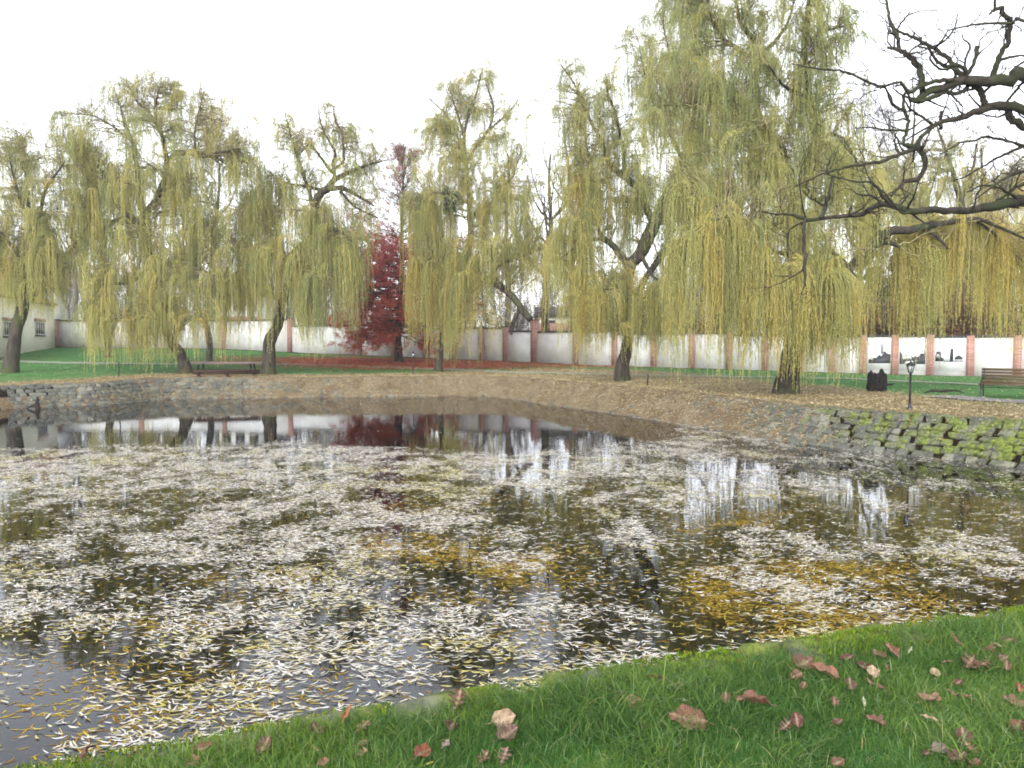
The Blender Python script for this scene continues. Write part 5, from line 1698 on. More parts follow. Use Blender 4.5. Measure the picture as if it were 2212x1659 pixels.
# --- old bare tree on the right bank whose limbs reach into the picture
def overhang_tree():
    Y = 13.6
    t = Tree(Y, 81)
    tb = np.array((13.6, 15.2, float(zland(13.6, 15.2))))
    fx = lambda L: [(p[0], p[1], p[2] / 4) for p in L]

    def lim(pts, dy=0.0, dy2=None, n=26, K=9, wob=0.22, hub=None):
        pts = fx(pts)
        if dy2 is None: dy2 = dy
        m = len(pts)
        W = []
        for i, p in enumerate(pts):
            d = Y + dy + (dy2 - dy) * i / max(1, m - 1)
            q = at(p[0], p[1], d)
            W.append((q[0], q[1], q[2], (p[2] * 1.15 + 0.35) * S * d / 780))
        if hub is not None: W = hub + W
        t.limb_world([q[:3] for q in W], [q[3] for q in W], n + (10 if hub else 0), K, wob)

    t.limb_world([tb + (0, 0, -0.3), tb + (0.05, 0, 1), tb + (-0.1, 0, 2.4), tb + (0.05, 0.1, 3.8), tb + (0, 0.1, 5.2), tb + (0.2, 0.1, 6.8)], [0.42, 0.34, 0.30, 0.27, 0.22, 0.16], 24, 14, 0.12)
    hub = lambda z, r: [(tb[0], tb[1], tb[2] + z, r), (tb[0] - 0.9, tb[1] - 0.6, tb[2] + z + 0.35, r * 0.85)]
    # A: the mossy main limb
    lim(c5((2300, 660, 46), (2100, 675, 42), (1900, 690, 37), (1700, 685, 33), (1550, 740, 30), (1400, 800, 28), (1300, 850, 27), (1275, 885, 22), (1220, 862, 12)), 0, -0.2, 34, hub=hub(5.1, 0.14))
    lim(c5((1690, 690, 16), (1600, 690, 15), (1450, 700, 14), (1330, 740, 12), (1230, 790, 15), (1180, 760, 12), (1150, 710, 9), (1080, 720, 8), (980, 745, 9), (850, 700, 8), (680, 620, 7), (560, 605, 6), (430, 595, 5), (300, 570, 3.5), (200, 550, 2)), -0.1, -0.9, 44)
    lim(c5((1300, 880, 16), (1400, 850, 16), (1510, 800, 15), (1600, 810, 14), (1690, 790, 13), (1722, 735, 14), (1720, 700, 12)), -0.2, 0.1)
    lim(c5((1690, 680, 22), (1620, 600, 17), (1560, 500, 14), (1450, 430, 13), (1340, 370, 11), (1230, 310, 9), (1150, 280, 8), (1085, 235, 6)), 0, 0.5, 34)
    lim(c5((1335, 800, 22), (1330, 740, 21), (1320, 650, 20), (1290, 560, 20), (1200, 470, 18), (1130, 430, 14), (1035, 412, 8)), -0.2, 0.3)
    lim(c5((1130, 430, 13), (1125, 350, 12), (1100, 270, 12), (1060, 190, 11), (1040, 100, 9), (1025, 0, 8), (1010, -110, 5)), 0.3, 0.6)
    lim(c5((1940, 670, 22), (1955, 610, 20), (1980, 550, 19), (2010, 470, 18), (2060, 380, 17), (2085, 280, 17), (2090, 190, 18), (2050, 135, 15), (2018, 95, 14), (2025, 60, 12), (1970, 80, 12), (1908, 126, 5)), 0, -0.5, 36)
    lim(c5((1958, 85, 8), (1962, 30, 8), (1955, -60, 7)), -0.5, -0.6, 10)
    lim(c5((2320, 214, 11), (2100, 200, 9), (1900, 205, 7), (1750, 220, 6), (1640, 240, 5), (1540, 275, 4.5), (1490, 370, 6), (1430, 420, 5)), -0.8, 0.2, 30, hub=hub(5.9, 0.06))
    lim(c5((1720, 640, 14), (1780, 550, 12), (1800, 470, 13), (1812, 415, 17)), 0.1, 0.4, 14)
    lim(c5((1715, 650, 16), (1690, 590, 13), (1620, 565, 12), (1530, 570, 10), (1450, 520, 9), (1410, 450, 8), (1380, 420, 6), (1290, 400, 4)), -0.1, -0.5, 26)
    lim(c5((1740, 700, 24), (1830, 780, 21), (1862, 870, 21), (1870, 930, 24)), 0, 0.2, 14)
    lim(c5((1600, 590, 8), (1500, 600, 7), (1440, 560, 6), (1400, 500, 5), (1430, 440, 4)), 0.1, -0.4, 16)
    lim(c5((1715, 620, 9), (1705, 520, 7), (1745, 420, 7), (1740, 380, 6), (1690, 340, 4), (1680, 300, 3)), 0.1, 0.4, 18)
    lim(c5((1330, 330, 9), (1265, 330, 8), (1262, 275, 6)), 0.3, 0.3, 8)
    lim(c5((1450, 410, 6), (1560, 320, 5), (1620, 220, 4), (1640, 120, 3)), 0.3, 0.1, 12)
    # B: second limb, crooked
    lim(c5((2260, 970, 30), (2100, 922, 34), (1980, 915, 32), (1860, 940, 28), (1760, 980, 24), (1680, 1020, 22), (1600, 1037, 18), (1500, 1055, 16), (1420, 1100, 14), (1340, 1160, 13), (1300, 1220, 14), (1290, 1280, 20), (1340, 1340, 18), (1362, 1420, 18), (1332, 1500, 16), (1290, 1552, 17), (1210, 1562, 14), (1130, 1620, 10), (1060, 1700, 6)), 0.3, -0.4, 60, hub=hub(4.5, 0.11))
    lim(c5((1292, 1278, 18), (1220, 1262, 16), (1160, 1240, 9)), -0.1, -0.3, 10)
    lim(c5((1270, 1285, 16), (1200, 1310, 14), (1100, 1350, 12), (950, 1400, 11), (750, 1430, 8.5), (600, 1465, 6.5), (450, 1510, 5), (350, 1560, 4), (230, 1612, 2.5)), -0.1, -0.9, 34)
    lim(c5((1165, 1245, 10), (1190, 1150, 11), (1212, 1050, 12), (1182, 960, 12), (1172, 850, 10), (1195, 780, 8), (1215, 790, 7)), -0.3, -0.2, 26)
    lim(c5((1172, 950, 11), (1110, 930, 10), (1060, 870, 9), (1030, 790, 7), (1000, 755, 5), (940, 760, 3)), -0.2, -0.6, 18)
    lim(c5((1205, 1130, 9), (1000, 1120, 6), (860, 1100, 4), (740, 1110, 2.5)), -0.3, -0.8, 20)
    lim(c5((1440, 1090, 9), (1330, 1010, 8), (1230, 940, 7), (1190, 880, 5)), 0, -0.5, 14)
    lim(c5((1495, 1110, 13), (1490, 1040, 12), (1500, 960, 8)), 0, 0.1, 8)
    lim(c5((2080, 930, 26), (2085, 1020, 25), (2160, 1055, 25), (2260, 1120, 26), (2400, 1200, 26)), 0.3, 0.6, 14)
    lim(c5((2420, 1350, 15), (2260, 1280, 12), (2150, 1240, 9), (2040, 1210, 8), (1880, 1180, 7), (1800, 1210, 7), (1680, 1230, 6), (1560, 1290, 4), (1480, 1340, 2.5)), 0.2, -0.4, 30)
    lim(c5((2200, 1265, 10), (2100, 1310, 9), (1990, 1360, 8), (1890, 1420, 7), (1800, 1470, 5), (1700, 1530, 4), (1600, 1560, 2.5)), 0.2, 0.6, 24)
    lim(c5((2420, 1430, 18), (2260, 1470, 14), (2130, 1500, 10), (2000, 1570, 8), (1900, 1640, 6), (1800, 1720, 3)), -0.4, -0.7, 22)
    lim(c5((2300, 600, 12), (2180, 740, 9), (2100, 830, 8), (2060, 900, 7)), 0, 0.3, 12)
    lim(c5((2300, 480, 9), (2200, 540, 7), (2100, 610, 4)), 0.4, 0.2, 12)
    # F: the lower limb
    lim(c6((2300, 230, 42), (2150, 250, 38), (2050, 242, 36), (1950, 262, 34), (1800, 290, 28), (1650, 310, 26), (1500, 305, 25), (1350, 302, 24), (1230, 320, 22), (1150, 290, 22), (1060, 250, 20), (960, 250, 18), (880, 300, 17), (820, 340, 16), (700, 357, 14), (560, 362, 13), (450, 380, 12), (330, 390, 14), (270, 360, 10), (180, 342, 8), (80, 340, 6), (0, 328, 4.5), (-60, 315, 3)), 0.1, -1.0, 60, hub=hub(3.2, 0.13))
    lim(c6((322, 388, 12), (312, 480, 11), (315, 600, 11), (318, 720, 11), (318, 850, 10), (322, 960, 6)), -0.95, -0.95, 18)
    lim(c6((450, 370, 12), (490, 290, 13), (520, 190, 11), (545, 80, 8), (560, 0, 5)), -0.9, -0.7, 14)
    lim(c6((1060, 250, 16), (1000, 190, 14), (940, 110, 10), (890, 60, 8), (760, 60, 6), (600, 20, 4), (480, -10, 3)), -0.6, -1.0, 20)
    lim(c6((1230, 320, 10), (1160, 330, 7), (1100, 270, 6), (1040, 190, 5), (980, 130, 4)), -0.7, -1.1, 14)
    lim(c6((1750, 300, 8), (1790, 250, 6), (1800, 170, 4), (1860, 110, 3)), -0.3, -0.6, 10)
    lim(c6((2250, 230, 18), (2120, 180, 10), (2000, 110, 8), (1850, 90, 6), (1720, 150, 4)), 0.1, -0.5, 18)
    lim(c6((2260, 60, 14), (2150, 100, 10), (2080, 160, 9), (1980, 220, 8)), 0.3, 0.1, 12)
    # long thin crooked twigs
    t.bare(3.2, (0.35, 1.05), 4, (0.15, 0.5), rmax=0.075, up=0.1, tmin=0.02, crook=0.34, third=2, r1=0.0022)
    finish_bare(t, 'bare_tree', 'gnarled leafless tree reaching in from the right edge over the water', 'tree', None, 'bark_dark', 'stick', tb)


overhang_tree()


# --- mistletoe in willow 4
def mistletoe():
    c = at(975, 432, float(b4[1]) - 0.4)
    r_ = np.random.default_rng(91)
    n = 1500
    u = nrm(r_.normal(0, 1, (n, 3)))
    P = u * (r_.uniform(0, 1, n) ** 0.4)[:, None] * np.array((0.62, 0.6, 0.75))
    a = Acc()
    V, q, f = leaf_cloud(P, nrm(u + r_.normal(0, 0.6, (n, 3))), nrm(r_.normal(0, 1, (n, 3))), r_.uniform(0.1, 0.2, n), r_.uniform(0.03, 0.05, n), np.zeros(n), st=(0, 0.5, 1), hw=(0.2, 1, 0.2))
    a.add(V, [q], np.repeat(r_.random(n), f))
    o = a.build('mistletoe', M['mistle'])
    o.location = tuple(c)
    tag(o, 'dark green mistletoe ball in the willow right of the red tree', 'mistletoe')


mistletoe()


# ------------------------------------------------------------------ the garden wall
wp = np.stack([np.array(WX[1:-1]), np.array(WY[1:-1])], -1).astype(float)
WD = catmull(np.vstack([[(-52, 69.2)], wp, [(56, 33.5)]]), 2400)
WPX = 512 + 780 * WD[:, 0] / WD[:, 1]


def wall_at(px):
    X = np.interp(px, WPX, WD[:, 0]); Y = np.interp(px, WPX, WD[:, 1])
    return np.array((X, Y))


def garden_wall():
    piers = [58, 141, 225, 291, 360.5, 394, 427, 454, 482, 506, 535, 576, 615, 654, 692, 729, 765, 799, 832, 863, 894.5, 930, 970, 1017, 1066, 1122]
    tall = {535: 3.25}
    H = 2.4
    pos = [wall_at(p) for p in piers]
    mid = (pos[10][0], pos[10][1])
    root = empty('garden_wall', (mid[0], mid[1], float(zland(*mid))), 0, 'long white plaster wall with red brick piers behind the lawn', 'wall')
    O = np.array(root.location)
    topz = []
    for i in range(len(piers) - 1):
        a_, b_ = pos[i], pos[i + 1]
        g = 0.5 * (zland(*a_) + zland(*b_))
        topz.append(float(g) + H)
    # the coping runs level for a few bays, then steps down
    tz = np.array(topz)
    for k in range(0, len(tz), 3): tz[k:k + 3] = tz[k:k + 3].mean()
    tz[10:] += -0.06
    for i in range(len(piers) - 1):
        a_, b_ = pos[i], pos[i + 1]
        d = (b_ - a_) / np.linalg.norm(b_ - a_)
        L = np.linalg.norm(b_ - a_) - 0.42 - 0.004
        c = (a_ + b_) / 2
        ang = math.atan2(d[1], d[0])
        z0 = float(min(zland(*a_), zland(*b_))) - 0.3
        z1 = tz[i]
        A = Acc()
        A.box((c[0] - O[0], c[1] - O[1], (z0 + z1) / 2 - O[2]), (L, 0.22, z1 - z0), rotz(ang))
        A.build('plaster_panel', M['plaster'], root)
        B = Acc()
        B.box((c[0] - O[0], c[1] - O[1], z1 + 0.035 - O[2]), (L, 0.34, 0.07), rotz(ang))
        B.box((c[0] - O[0], c[1] - O[1], z1 + 0.10 - O[2]), (L, 0.20, 0.06), rotz(ang), 0.9)
        B.build('coping', M['coping'], root)
    for i, p in enumerate(piers):
        a_ = pos[i]
        j = min(i, len(piers) - 2)
        d = pos[j + 1] - pos[j]
        ang = math.atan2(d[1], d[0])
        z0 = float(zland(*a_)) - 0.3
        z1 = max(tz[max(0, i - 1)], tz[min(i, len(tz) - 1)]) + 0.14
        wd = 0.42
        if p in tall: z1 = float(zland(*a_)) + tall[p]; wd = 0.56
        A = Acc()
        A.box((a_[0] - O[0], a_[1] - O[1], (z0 + z1) / 2 - O[2]), (wd, 0.40, z1 - z0), rotz(ang))
        pr = A.build('brick_pier', M['brick'], root)
        B = Acc()
        B.box((a_[0] - O[0], a_[1] - O[1], z1 + 0.03 - O[2]), (wd + 0.1, 0.5, 0.06), rotz(ang))
        B.build('pier_cap', M['coping'] if p not in tall else M['tile'], pr)
    return root


garden_wall()


def banner(px0, px1, zt, zb, label, seed):
    """a printed sheet hung on the wall; the print shows pale sky over dark buildings and trees"""
    a_, b_ = wall_at(px0), wall_at(px1)
    d = (b_ - a_) / np.linalg.norm(b_ - a_)
    nrm_ = np.array((d[1], -d[0]))
    if nrm_[1] > 0: nrm_ = -nrm_
    W = float(np.linalg.norm(b_ - a_))
    c = (a_ + b_) / 2 + nrm_ * 0.135
    g = float(zland(*c))
    z0, z1 = g + zb, g + zt
    ang = math.atan2(d[1], d[0])
    r_ = np.random.default_rng(seed)
    root = empty('photo_banner', (c[0], c[1], z0), ang, label, 'banner', 'photo banners hung on the white wall')
    H = z1 - z0
    s_ = Acc(); s_.box((0, 0, H / 2), (W, 0.012, H)); s_.build('sheet', M['banner'], root)

    def poly(pts, name, mat, off):
        V = [(x * W - W / 2, -off, z * H) for x, z in pts] + [(x * W - W / 2, -off + 0.002, z * H) for x, z in pts]
        n = len(pts)
        A = Acc()
        A.add(V, [[list(range(n))], [list(range(2 * n - 1, n - 1, -1))], [[i, n + i, n + (i + 1) % n, (i + 1) % n] for i in range(n)]])
        A.build(name, mat, root)

    def skyline(x0, x1, base, hs):
        xs = np.linspace(x0, x1, len(hs))
        return [(x0, base)] + list(zip(xs, hs)) + [(x1, base)]
    if seed == 1:
        poly(skyline(0.04, 0.97, 0.20, [0.30, 0.34, 0.30, 0.38, 0.36, 0.42, 0.48, 0.42, 0.54, 0.60, 0.52, 0.5, 0.5]), 'print', M['print_dark'], 0.008)
        poly([(0.55, 0.50), (0.55, 0.82), (0.62, 0.86), (0.68, 0.82), (0.68, 0.50)], 'print', M['print_grey'], 0.010)
    elif seed == 2:
        poly(skyline(0.03, 0.97, 0.20, [0.62, 0.52, 0.34, 0.40, 0.36, 0.50, 0.46, 0.40, 0.46, 0.42, 0.48, 0.55, 0.52, 0.62]), 'print', M['print_dark'], 0.008)
        poly([(0.20, 0.34), (0.20, 0.47), (0.34, 0.50), (0.48, 0.47), (0.48, 0.34)], 'print', M['print_grey'], 0.010)
        for k in range(4): poly([(0.22 + k * 0.065, 0.365), (0.22 + k * 0.065, 0.44), (0.25 + k * 0.065, 0.44), (0.25 + k * 0.065, 0.365)], 'print', M['banner'], 0.012)
        poly([(0.2, 0.2), (0.28, 0.28), (0.5, 0.30), (0.56, 0.2)], 'print', M['banner'], 0.012)
    else:
        poly([(0.02, 0.30), (0.02, 0.46), (0.06, 0.60), (0.20, 0.60), (0.22, 0.42), (0.30, 0.40), (0.30, 0.30)], 'print', M['print_dark'], 0.008)
        poly([(0.50, 0.30), (0.52, 0.66), (0.55, 0.70), (0.60, 0.70), (0.63, 0.66), (0.62, 0.30)], 'print', M['print_dark'], 0.008)
        poly([(0.30, 0.28), (0.30, 0.36), (0.50, 0.38), (0.62, 0.36), (0.95, 0.34), (0.95, 0.28)], 'print', M['print_grey'], 0.008)
        poly([(0.05, 0.40), (0.05, 0.52), (0.16, 0.52), (0.16, 0.40)], 'print', M['print_grey'], 0.010)
        poly([(0.66, 0.36), (0.66, 0.42), (0.80, 0.50), (0.93, 0.42), (0.93, 0.36)], 'print', M['print_dark'], 0.010)


banner(867.5, 891.0, 2.28, 0.28, 'left banner on the white wall, dark trees with a pale tower', 1)
banner(898.5, 926.0, 2.28, 0.28, 'middle banner on the white wall behind the near lamp, dark trees both sides', 2)
banner(934.5, 964.5, 2.28, 0.28, 'right banner on the white wall, scattered dark towers on white', 3)


# ------------------------------------------------------------------ buildings
def box_poly(A, quad, z0, z1):
    """prism over a plan quadrilateral"""
    V = [(x, y, z0) for x, y in quad] + [(x, y, z1) for x, y in quad]
    A.add(V, [[(0, 3, 2, 1), (4, 5, 6, 7), (0, 1, 5, 4), (1, 2, 6, 5), (2, 3, 7, 6), (3, 0, 4, 7)]])


def cream_building():
    p0, p1 = np.array((-33.6, 47.0)), np.array((-39.9, 68.2))      # front from near to far
    d = (p1 - p0) / np.linalg.norm(p1 - p0)
    nb = np.array((-d[1], d[0]))
    if nb[0] > 0: nb = -nb
    zt0, zt1 = 5.95, 6.25
    g = 2.0
    O = np.array((p1[0], p1[1], 2.5))
    root = empty('outbuilding', O, 0, 'cream walled low building with a red tiled roof at the far left', 'building')
    A = Acc()
    q = [p0, p1, p1 + nb * 7, p0 + nb * 7]
    box_poly(A, [(x - O[0], y - O[1]) for x, y in q], 0.8 - O[2], 6.1 - O[2])
    A.build('wall', M['cream'], root)
    # eaves band of brick, 3 cm proud
    B = Acc()
    L = np.linalg.norm(p1 - p0)
    ang = math.atan2(d[1], d[0])
    fc = (p0 + p1) / 2 - nb * 0.02
    B.box((fc[0] - O[0], fc[1] - O[1], 6.2 - O[2]), (L + 0.1, 0.14, 0.22), rotz(ang))
    B.build('eaves_band', M['brick'], root)
    # roof: low slope rising away from the pond
    C = Acc()
    e0, e1 = p0 - nb * 0.3 - d * 0.2, p1 - nb * 0.3 + d * 0.25
    r0, r1 = p0 + nb * 3.5 - d * 0.2, p1 + nb * 3.5 + d * 0.25
    b0, b1 = p0 + nb * 7.3 - d * 0.2, p1 + nb * 7.3 + d * 0.25
    ze, zr = 6.31, 8.4
    pts = [(*e0, ze), (*e1, ze), (*r1, zr), (*r0, zr), (*b1, ze), (*b0, ze)]
    pts += [(x, y, z - 0.14) for x, y, z in pts]
    V = [(x - O[0], y - O[1], z - O[2]) for x, y, z in pts]
    C.add(V, [[(0, 1, 2, 3), (3, 2, 4, 5), (7, 6, 9, 8), (8, 9, 11, 10), (0, 6, 7, 1), (4, 10, 11, 5)], ])
    C.add([V[i] for i in (1, 7, 8, 2)] + [V[i] for i in (2, 8, 10, 4)] + [V[i] for i in (0, 3, 9, 6)] + [V[i] for i in (3, 5, 11, 9)], [[(0, 1, 2, 3), (4, 5, 6, 7), (8, 9, 10, 11), (12, 13, 14, 15)]])
    C.build('roof', M['tile'], root)
    # three low windows
    for f, wd in ((0.16, 2.0), (0.445, 2.0), (0.80, 2.5)):
        c = p0 + d * L * f
        zc = 3.95 + 0.55 * (f - 0.5)
        fr = Acc()
        on = lambda u, n: (c + d * u - nb * n - O[:2])
        for (u, z, su, sz) in ((0, 0.5, wd, 0.1), (0, -0.5, wd, 0.1), (-wd / 2 + 0.05, 0, 0.1, 0.9), (wd / 2 - 0.05, 0, 0.1, 0.9), (0, 0, 0.06, 0.9), (-wd / 4, 0, 0.05, 0.9), (wd / 4, 0, 0.05, 0.9)):
            q_ = on(u, 0.03)
            fr.box((q_[0], q_[1], zc + z - O[2]), (su, 0.09, sz), rotz(ang))
        win = fr.build('window', M['frame_white'], root)
        pn = Acc(); q_ = on(0, 0.008); pn.box((q_[0], q_[1], zc - O[2]), (wd - 0.06, 0.03, 0.94), rotz(ang)); pn.build('pane', M['glass'], win)
        ln = Acc(); q_ = on(0, 0.04); ln.box((q_[0], q_[1], zc + 0.68 - O[2]), (wd + 0.3, 0.09, 0.24), rotz(ang)); ln.build('lintel', M['brick'], win)
        sl = Acc(); q_ = on(0, 0.06); sl.box((q_[0], q_[1], zc - 0.60 - O[2]), (wd + 0.2, 0.16, 0.08), rotz(ang)); sl.build('sill', M['coping'], win)


cream_building()


def back_house(xl, xr, ytop, Y, wallh, label, mat, roofh, bandh=1.2, nwin=2, roofm='coping'):
    l, r = at(xl, 700, Y), at(xr, 700, Y)
    g = float(zland((l[0] + r[0]) / 2, Y))
    cx, W = (l[0] + r[0]) / 2, r[0] - l[0]
    H = at(xl, ytop, Y)[2] - g
    O = np.array((cx, Y, g))
    root = empty('back_house', O, 0, label, 'house')
    A = Acc(); A.box((0, 3.5, H / 2 - 0.2), (W, 7, H + 0.4)); A.build('wall', mat, root)
    B = Acc(); B.box((0, -0.06, wallh), (W + 0.06, 0.14, bandh)); B.build('brick_band', M['brick'], root)
    C = Acc()
    C.add([(-W / 2 - .3, -.4, H), (W / 2 + .3, -.4, H), (W / 2 + .3, 3.5, H + roofh), (-W / 2 - .3, 3.5, H + roofh), (W / 2 + .3, 7.4, H), (-W / 2 - .3, 7.4, H)],
          [[(0, 1, 2, 3), (3, 2, 4, 5), (0, 5, 4, 1)], [(1, 4, 2), (0, 3, 5)]])
    rf = C.build('roof', M[roofm], root)
    ch = Acc(); ch.box((W * 0.2, 3.0, H + roofh + 0.3), (0.6, 0.6, 1.4)); ch.build('chimney', M['brick'], rf)
    for k in range(nwin):
        x = (k + 0.5) / nwin * W - W / 2
        f = Acc(); f.box((x, -0.02, H - 0.9), (1.0, 0.08, 1.1)); w_ = f.build('window', M['frame_white'], root)
        p = Acc(); p.box((x, -0.07, H - 0.9), (0.84, 0.03, 0.94)); p.build('pane', M['glass'], w_)


back_house(1165, 1262, 682, 72, 2.9, 'pale house with a brick band behind the wall, right of the tall gate pier', M['cream'], 1.0, 1.0, 2)
back_house(470, 560, 640, 80, 2.6, 'pale house showing between the second and third willows, behind the wall', M['plaster'], 1.6, 0.5, 3)
back_house(-40, 90, 620, 84, 2.6, 'red roofed house far behind the cream building at the left', M['plaster'], 2.6, 0.5, 3, 'tile')


# ------------------------------------------------------------------ lamps, bench, stump, timber, sticks
def lamp(xb, yb, label, H=1.28, rz=0.3):
    b = on_ground(xb, yb)
    root = empty('garden_lamp', b, rz, label, 'lamp', 'small black garden lamps round the pond')
    A = Acc()
    A.lathe([(0.085, -0.06), (0.085, 0.02), (0.07, 0.045), (0.045, 0.09), (0.034, 0.16), (0.034, 0.18)], (0, 0, 0), 12); A.build('base', M['iron'], root, True)
    A = Acc()
    A.lathe([(0.027, 0.17), (0.027, 0.5), (0.031, 0.52), (0.027, 0.54), (0.025, H - 0.36), (0.045, H - 0.345), (0.03, H - 0.32), (0.05, H - 0.295)], (0, 0, 0), 12); A.build('pole', M['iron'], root, True)
    zb, zt = H - 0.295, H - 0.10
    F = Acc()
    K = 6
    rb, rt = 0.058, 0.098
    F.lathe([(rb, zb - 0.008), (rb + 0.008, zb), (rb, zb + 0.012)], (0, 0, 0), K)
    F.lathe([(rt - 0.006, zt - 0.012), (rt + 0.006, zt), (rt - 0.004, zt + 0.01)], (0, 0, 0), K)
    for k in range(K):
        a_ = k * 2 * math.pi / K
        F.tube([(rb * math.cos(a_), rb * math.sin(a_), zb), (rt * math.cos(a_), rt * math.sin(a_), zt)], 0.0075, 5)
    lan = F.build('lantern', M['iron'], root)
    G = Acc(); G.lathe([(rb - 0.006, zb + 0.004), (rt - 0.008, zt - 0.004)], (0, 0, 0), K); G.build('glass', M['lampglass'], lan)
    Bq = Acc(); Bq.lathe([(0.012, zb), (0.012, zb + 0.05), (0.025, zb + 0.08), (0.02, zb + 0.12), (0.004, zb + 0.135)], (0, 0, 0), 8); Bq.build('bulb', M['frame_white'], lan)
    Rf = Acc(); Rf.lathe([(rt + 0.03, zt + 0.004), (rt + 0.032, zt + 0.014), (0.075, zt + 0.055), (0.035, zt + 0.085), (0.028, zt + 0.10), (0.012, zt + 0.108), (0.016, zt + 0.122), (0.003, zt + 0.14)], (0, 0, 0), 12); Rf.build('roof', M['iron'], root)


lamp(1965, 885, 'near black garden lamp standing by the mossy bank at the right')
lamp(893, 807, 'far black garden lamp standing in front of the red tree', 1.28, 0.1)


def bench():
    f = on_ground(2112, 859)          # front foot of the left end frame
    ax = np.array((0.78, -0.62)); ax /= np.linalg.norm(ax)      # along the seat, towards the viewer's right
    bk = np.array((-ax[1], ax[0]))                             # from front to back
    if bk[0] < 0: bk = -bk
    ang = math.atan2(ax[1], ax[0])
    # local frame: x along the bench, y to the back
    o = f[:2] + bk * 0.35 + ax * 0.95
    g = float(zland(*o))
    root = empty('park_bench', (o[0], o[1], g), ang, 'brown slatted bench with black iron scroll legs, facing the pond', 'bench')
    L = 1.9
    s_ = Acc()
    for k in range(5):
        s_.box((0, -0.25 + k * 0.105, 0.445 + 0.004 * k), (L, 0.085, 0.035))
    s_.build('seat', M['slat'], root)
    b_ = Acc()
    for k in range(5):
        z = 0.52 + k * 0.098
        b_.box((0, 0.27 + 0.028 * k + 0.01, z), (L, 0.03, 0.078), rotx(-0.28))
    b_.build('backrest', M['slat'], root)
    for sx in (-0.88, 0.88):
        r = Acc()
        T = lambda pts, rr=0.018: r.tube([(sx, y, z) for y, z in pts], rr, 7, 16)
        T([(-0.36, 0.0), (-0.31, 0.18), (-0.27, 0.33), (-0.29, 0.43)])
        T([(0.33, 0.0), (0.29, 0.2), (0.25, 0.36), (0.26, 0.44), (0.31, 0.66), (0.40, 0.95)])
        T([(-0.33, 0.425), (-0.1, 0.42), (0.1, 0.42), (0.27, 0.425)])
        T([(-0.33, 0.12), (-0.2, 0.28), (-0.02, 0.34), (0.15, 0.29), (0.30, 0.12)], 0.014)
        T([(-0.28, 0.40), (-0.16, 0.30), (0.0, 0.27), (0.14, 0.31), (0.25, 0.41)], 0.012)
        T([(-0.34, 0.43), (-0.33, 0.52), (-0.24, 0.62), (-0.08, 0.68), (0.1, 0.68), (0.24, 0.63), (0.30, 0.60)], 0.015)
        r.build('end_frame', M['iron'], root, True)
    t = Acc(); t.tube([(-0.88, -0.0, 0.335), (0.88, 0.0, 0.335)], 0.012, 6); t.build('stretcher', M['iron'], root, True)


bench()


def stump():
    b = on_ground(1893, 845)
    r_ = np.random.default_rng(5)
    root = empty('charred_stump', b, 0.4, 'black jagged hollow stump on the leaf litter, left of the near lamp', 'stump')
    K, W = 26, 0.31
    a_ = np.arange(K) * 2 * math.pi / K
    top = 0.62 + 0.05 * r_.normal(0, 1, K)
    # two horns, left and right
    for c0_, hh in ((math.pi * 0.95, 0.20), (0.1, 0.27), (math.pi * 0.55, 0.02)):
        dd = np.abs((a_ - c0_ + math.pi) % (2 * math.pi) - math.pi)
        top = np.maximum(top, 0.60 + hh * np.exp(-(dd / 0.28) ** 2))
    rows = []
    for f in (0, 0.12, 0.35, 0.6, 0.85, 1.0):
        rr = W * (1.0 + 0.10 * math.sin(f * 5) + 0.02) * (1 + 0.09 * r_.normal(0, 1, K))
        lift = np.where((f == 0), 0.06 * (np.sin(a_ * 3 + 1) > 0.3), 0)
        rows.append(np.stack([rr * np.cos(a_), rr * np.sin(a_), top * f - 0.04 * (f == 0) + lift], -1))
    for f in (0.97, 0.5, 0.2):
        rows.append(np.stack([W * 0.66 * np.cos(a_), W * 0.66 * np.sin(a_), top * f], -1))
    V = np.array(rows)
    n = len(rows)
    idx = np.arange(n * K).reshape(n, K)
    q = np.stack([idx[:-1], np.roll(idx, -1, 1)[:-1], np.roll(idx, -1, 1)[1:], idx[1:]], -1).reshape(-1, 4)
    A = Acc(); A.add(V.reshape(-1, 3), [q, idx[-1:]]); A.build('shell', M['charred'], root)
    B = Acc()
    for k in range(9):
        t = r_.uniform(0, 6.28)
        B.tube([(W * math.cos(t), W * math.sin(t), 0.3), (W * 1.02 * math.cos(t + .1), W * 1.02 * math.sin(t + .1), 0.55), (W * 0.98 * math.cos(t + .15), W * 0.98 * math.sin(t + .15), 0.66 + r_.uniform(0, .08))], [0.05, 0.035, 0.008], 6)
    B.build('splinters', M['charred'], root)


stump()


